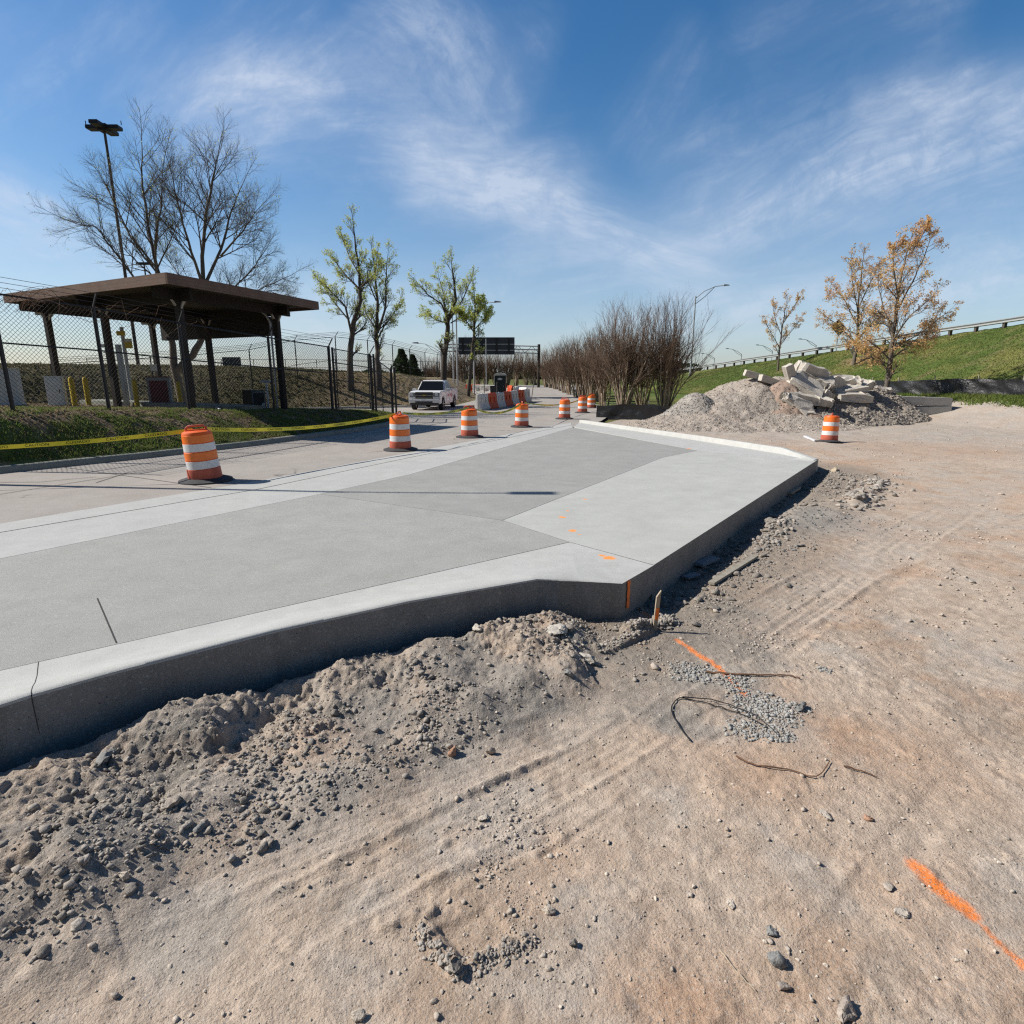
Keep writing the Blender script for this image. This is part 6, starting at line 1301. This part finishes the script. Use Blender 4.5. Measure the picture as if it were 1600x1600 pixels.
# bare multi-stem trees
def myrtle(seed, hgt, spread, stems, lab, name='multi_stem_tree', dens=(7, 5), tall=1.0):
    rs = np.random.default_rng(seed); t = thing(name, lab, 'tree', group='bare multi-stem trees along the road'); br_main = []; br = []; tips = []
    pr = dict(lv=2, nc=list(dens), ang=(16, 46), lr=(.42, .72), up=.13, wig=.10)
    for s in range(stems):
        a = rs.uniform(0, 2 * math.pi); rad = rs.uniform(.05, .28); p = np.array([rad * math.cos(a), rad * math.sin(a), -.1]); tilt = R(rs.uniform(3, spread)); d = np.array([math.cos(a) * math.sin(tilt), math.sin(a) * math.sin(tilt), math.cos(tilt)])
        L = hgt * rs.uniform(.45, .6); n = 9; pts = [p]; q = p; dd = d
        for i in range(n - 1):
            dd = dd + rs.normal(size=3) * .055 + np.array([0, 0, .015]); dd /= np.linalg.norm(dd); q = q + dd * L / (n - 1); pts.append(q)
        r0 = rs.uniform(.035, .065); br_main.append((pts, [r0 * (1 - .55 * i / (n - 1)) for i in range(n)], 6))
        for k in range(7):
            f = .45 + .55 * (k + rs.uniform(0, 1)) / 7; f = min(f, .999); i = int(f * (n - 1)); base = pts[i]; d0 = pts[i + 1] - pts[i] if i + 1 < n else dd; d0 = d0 / np.linalg.norm(d0); ax = rs.normal(size=3); ax -= d0 * ax.dot(d0); ax /= np.linalg.norm(ax); an = R(rs.uniform(12, 42))
            grow(br, tips, base, d0 * math.cos(an) + ax * math.sin(an), hgt * rs.uniform(.16, .36) * tall, r0 * .38, 0, pr, rs)
        grow(br, tips, pts[-1], dd, hgt * .40 * tall, r0 * .42, 0, pr, rs)
    tubes_np(br_main, 'trunk', M['bark_myrtle'], t); tubes_np(br, 'crown', M['twig_myrtle'], t); return t
my_a = myrtle(1, 6.7, 17, 30, 'right-hand tall bare multi-stem tree beside the highway lamp', dens=(6, 4))
my_b = myrtle(2, 6.6, 21, 36, 'left-hand tall bare multi-stem tree behind the silt fence', dens=(6, 4))
my_c = myrtle(3, 4.6, 20, 18, 'x', dens=(4, 3)); my_d = myrtle(4, 4.4, 22, 18, 'x', dens=(4, 3))
def putm(o, px, Y, rz=0, sc=1.0, lab=None, z=None):
    x = at(px, 620, Y).x; o.location = (x, Y, (hz(x, Y) if z is None else z)); o.rotation_euler = (0, 0, rz); o.scale = (sc, sc, sc)
    if lab: o['label'] = lab
putm(my_a, 1040, 36.5, 1.0, 1.0); putm(my_b, 975, 37.0, 2.0, 1.0)
row = [(1004, 41, 1, 'bare multi-stem tree squeezed between and behind the two tall ones', 1.05), (945, 43, 0, 'third bare multi-stem tree of the row, left of the two tall ones', 1.08), (925, 48, 1, 'fourth bare multi-stem tree of the road row', 1.1), (911, 53, 0, 'fifth bare multi-stem tree of the road row', 1.12),
       (900, 58, 1, 'sixth bare multi-stem tree of the road row', 1.15), (891, 64, 0, 'seventh bare multi-stem tree of the road row', 1.15), (883, 70, 1, 'eighth bare multi-stem tree of the road row', 1.15), (876, 77, 0, 'ninth bare multi-stem tree of the road row', 1.2), (869, 84, 1, 'tenth bare multi-stem tree of the road row', 1.2), (862, 91, 0, 'eleventh bare multi-stem tree of the road row', 1.2),
       (853, 97, 1, 'last bare multi-stem tree of the row, next to the gantry post', 1.2), (935, 52, 0, 'bare multi-stem tree behind the fourth of the row', 1.1), (915, 62, 1, 'bare multi-stem tree behind the sixth of the row', 1.1)]
src = [my_c, my_d]; firstused = [False, False]
def place_m(px, Y, k, lab, sc, z=None):
    sc = sc * (1.16 if Y < 98 else 1)
    if not firstused[k]: o = src[k]; firstused[k] = True
    else: o = dup(src[k])
    putm(o, px, Y, px * .7, sc, lab, z)
for (px, Y, k, lab, sc) in row: place_m(px, Y, k, lab, sc)
bgp = [(838, 112), (822, 118), (806, 112), (792, 104), (776, 100), (760, 104), (748, 98), (724, 96), (714, 104), (700, 100), (686, 108), (672, 112), (830, 128)]
wd = ['right of the gantry post', 'left of the gantry post', 'under the right end of the gantry sign', 'right of the portable toilet', 'directly behind the portable toilet', 'left of the portable toilet', 'behind the white back barriers', 'behind the small green tree', 'left of the small green tree', 'behind the thick budding trunk', 'above the pickup roof', 'left of the pickup roof', 'farthest, where the road bends']
for i, (px, Y) in enumerate(bgp): place_m(px, Y, i % 2, 'distant bare tree ' + wd[i], 1.55 if i < 8 else 1.25)
# small evergreens near the far fence
def bush(px, Y, hgt, lab, seed, wid=.45, cone=True):
    x = at(px, 600, Y).x; z = hz(x, Y); rs = np.random.default_rng(seed); t = thing('evergreen_bush', lab, 'bush', (x, Y, z), group='dark evergreens near the horizon'); n = 2600
    f = rs.uniform(0, 1, n) ** .8; rad = wid * hgt * (1 - f * .85 if cone else np.sqrt(np.clip(1 - (2 * f - 1) ** 2, 0, 1))) * (.75 + .35 * rs.uniform(0, 1, n)) * rs.uniform(.3, 1, n) ** .5; a = rs.uniform(0, 2 * math.pi, n)
    lump = 1 + .3 * np.sin(a * 3 + f * 9) ; P_ = np.stack([rad * np.cos(a) * lump, rad * np.sin(a) * lump, f * hgt + .1], -1); leaves_np(P_, .09 * hgt / 3, 'foliage', M['leaf_dark'], t, rs); MB().tube([(0, 0, -.1), (0, 0, hgt * .9)], [.08, .02], 6).build('trunk', M['bark'], t)
bush(629, 62, 2.8, 'dark conical evergreen right of the gate post', 1); bush(646, 66, 2.4, 'shorter dark evergreen next to the conical one', 2)
for i, (px, Y, h_, w, lb) in enumerate(((1232, 200, 7, .8, 'distant dark treetop left of the small highway lamp'), (1268, 190, 8, .8, 'distant dark treetop behind the small highway lamp'), (1075, 210, 6, .9, 'distant treetop behind the large highway lamp'), (1052, 220, 7, .7, 'distant treetop beside the bare trees'))):
    bush(px, Y, h_, lb, 30 + i, w, False)
# distant tree line (reads as one mass)
rs = np.random.default_rng(5); n = 60000; a = rs.uniform(-1.25, 1.25, n); Dd = rs.uniform(330, 420, n); X = Dd * np.sin(a); Y = Dd * np.cos(a)
hh = 3.5 + 3.0 * fbm(a * 40, a * 0 + 1, 1.0, 4, 5); zz_ = rs.uniform(0, 1, n) ** .7 * np.clip(hh, 1, 9); P_ = np.stack([X, Y, zz_ - .5], -1)
g_ = bpy.data.objects.new('tmp', None); leaves_np(P_, 1.3, 'far_woodland', M['leaf_dark'], None, rs); bpy.data.objects.remove(g_)
tag(bpy.data.objects['far_woodland'], 'thin dark line of far woodland on the horizon', 'woodland', kind='stuff')

# ------------------------------------------------------------------ grass, litter, ivy
def blades(name, pts, z, hgt, w, m, label, rs, kind='stuff', lean=.5):
    n = len(pts); a = rs.uniform(0, 2 * math.pi, n); d = np.stack([np.cos(a), np.sin(a)], -1) * w; l = rs.normal(size=(n, 2)) * hgt[:, None] * lean
    b0 = np.c_[pts - d, z - .01]; b1 = np.c_[pts + d, z - .01]; tip = np.c_[pts + l, z + hgt]; V_ = np.stack([b0, b1, tip], 1).reshape(-1, 3)
    o = np_mesh(name, V_, np.arange(3 * n).reshape(-1, 3), m); return tag(o, label, 'grass', kind=kind)
rs = np.random.default_rng(8)
n = 120000; y = rs.uniform(9, 29.5, n); x = xk(y) - .15 - rs.uniform(0, 1, n) ** 1.2 * 5.5; d_ = xk(y) - x; k = rs.uniform(0, 1, n) < ss(-.1, .35, fbm(x, y, 3.0, 4, 103) + .5 * ss(1.6, .3, d_)) * .9 + .06
pts = np.stack([x, y], -1)[k]; blades('grass', pts, height(pts[:, 0], pts[:, 1]), rs.uniform(.025, .085, len(pts)), .011, M['grass'], 'patchy green weeds and grass on the verge below the fence', rs, lean=.6)
n = 60000; y = rs.uniform(9, 33, n); x = xk(y) - .1 - rs.uniform(0, 16, n); pts = np.stack([x, y], -1); pts = pts[(sdist(x, y, ROAD) < -.1)]
zz_ = height(pts[:, 0], pts[:, 1]); P_ = np.c_[pts, zz_ + .02]; leaves_np(P_, .022, 'leaf_litter', M['litter'], None, rs, 1.6); tag(bpy.data.objects['leaf_litter'], 'brown dead leaves and stems covering the verge and canopy ground', 'leaf litter', kind='stuff')
n = 90000; x = rs.uniform(-34, -1, n); y = rs.uniform(29, 52, n); sb = sdist(x, y, BERM); k = (sb > .1) & (sb < 9) & (rs.uniform(0, 1, n) < .35 + .65 * ss(-10, -20, x)); pts = np.stack([x, y], -1)[k]
P_ = np.c_[pts, height(pts[:, 0], pts[:, 1]) + rs.uniform(0, .22, len(pts)) * ss(-9, -18, pts[:, 0])]; leaves_np(P_, .045, 'ivy', M['ivy'], None, rs, 1.4); tag(bpy.data.objects['ivy'], 'dark ivy and dry ground cover over the berm', 'ground cover', kind='stuff')
n = 90000; y = rs.uniform(28, 75, n); t_ = rs.uniform(-.12, 1, n); x = xrail(y) - 9.8 + t_ * 9.8; pts = np.stack([x, y], -1); hh = rs.uniform(.03, .09, n); blades('grass', pts, height(x, y), hh, .02, M['bank_grass'], 'mown green grass on the highway bank', rs)
n = 30000; y = rs.uniform(25, 36, n); x = xrail(y) - 9.8 + rs.uniform(-3.4, .6, n); k = (x > 21.3) & (rs.uniform(0, 1, n) < ss(-3.2, -.8, x - xrail(y) + 9.8 + 1.2 * fbm(x, y, .5, 2, 301))) ; pts = np.stack([x, y], -1)[k]; blades('grass', pts, height(pts[:, 0], pts[:, 1]), rs.uniform(.08, .25, len(pts)), .03, M['grass'], 'taller weeds in front of the long silt fence', rs)
# dry vine tangle on the fence top at the left
vb = MB(); rsn = random.Random(4)
for i in range(20):
    a = at(rsn.uniform(-20, 45), rsn.uniform(468, 500), 13.6 + rsn.uniform(-.2, 1.0)); dx = rsn.uniform(.2, 1.3); P_ = []
    for k in range(7): f = k / 6; P_.append(a + Vector((dx * f, rsn.uniform(-.03, .03), .45 * rsn.uniform(.6, 1) * math.sin(math.pi * f * .8) - .1 * f)))
    vb.tube(P_, [.0045] * 7, 3, False)
for i in range(14):
    t0 = rsn.uniform(0, 1); Y = 13.4 + t0 * 4.6; X = xf(Y); z = hz(X, Y) + hf - rsn.uniform(-.1, .35); a = Vector((X, Y - .05, z)); P_ = [a + Vector((rsn.uniform(-.2, .2) * k * .3 + .12 * k, .12 * k * .6, -.12 * k * rsn.uniform(-.5, 1))) for k in range(5)]; vb.tube(P_, [.004] * 5, 3, False)
tag(vb.build('dry_vine', M['root']), 'tangle of dry vine stems hanging over the top of the near fence', 'vine')
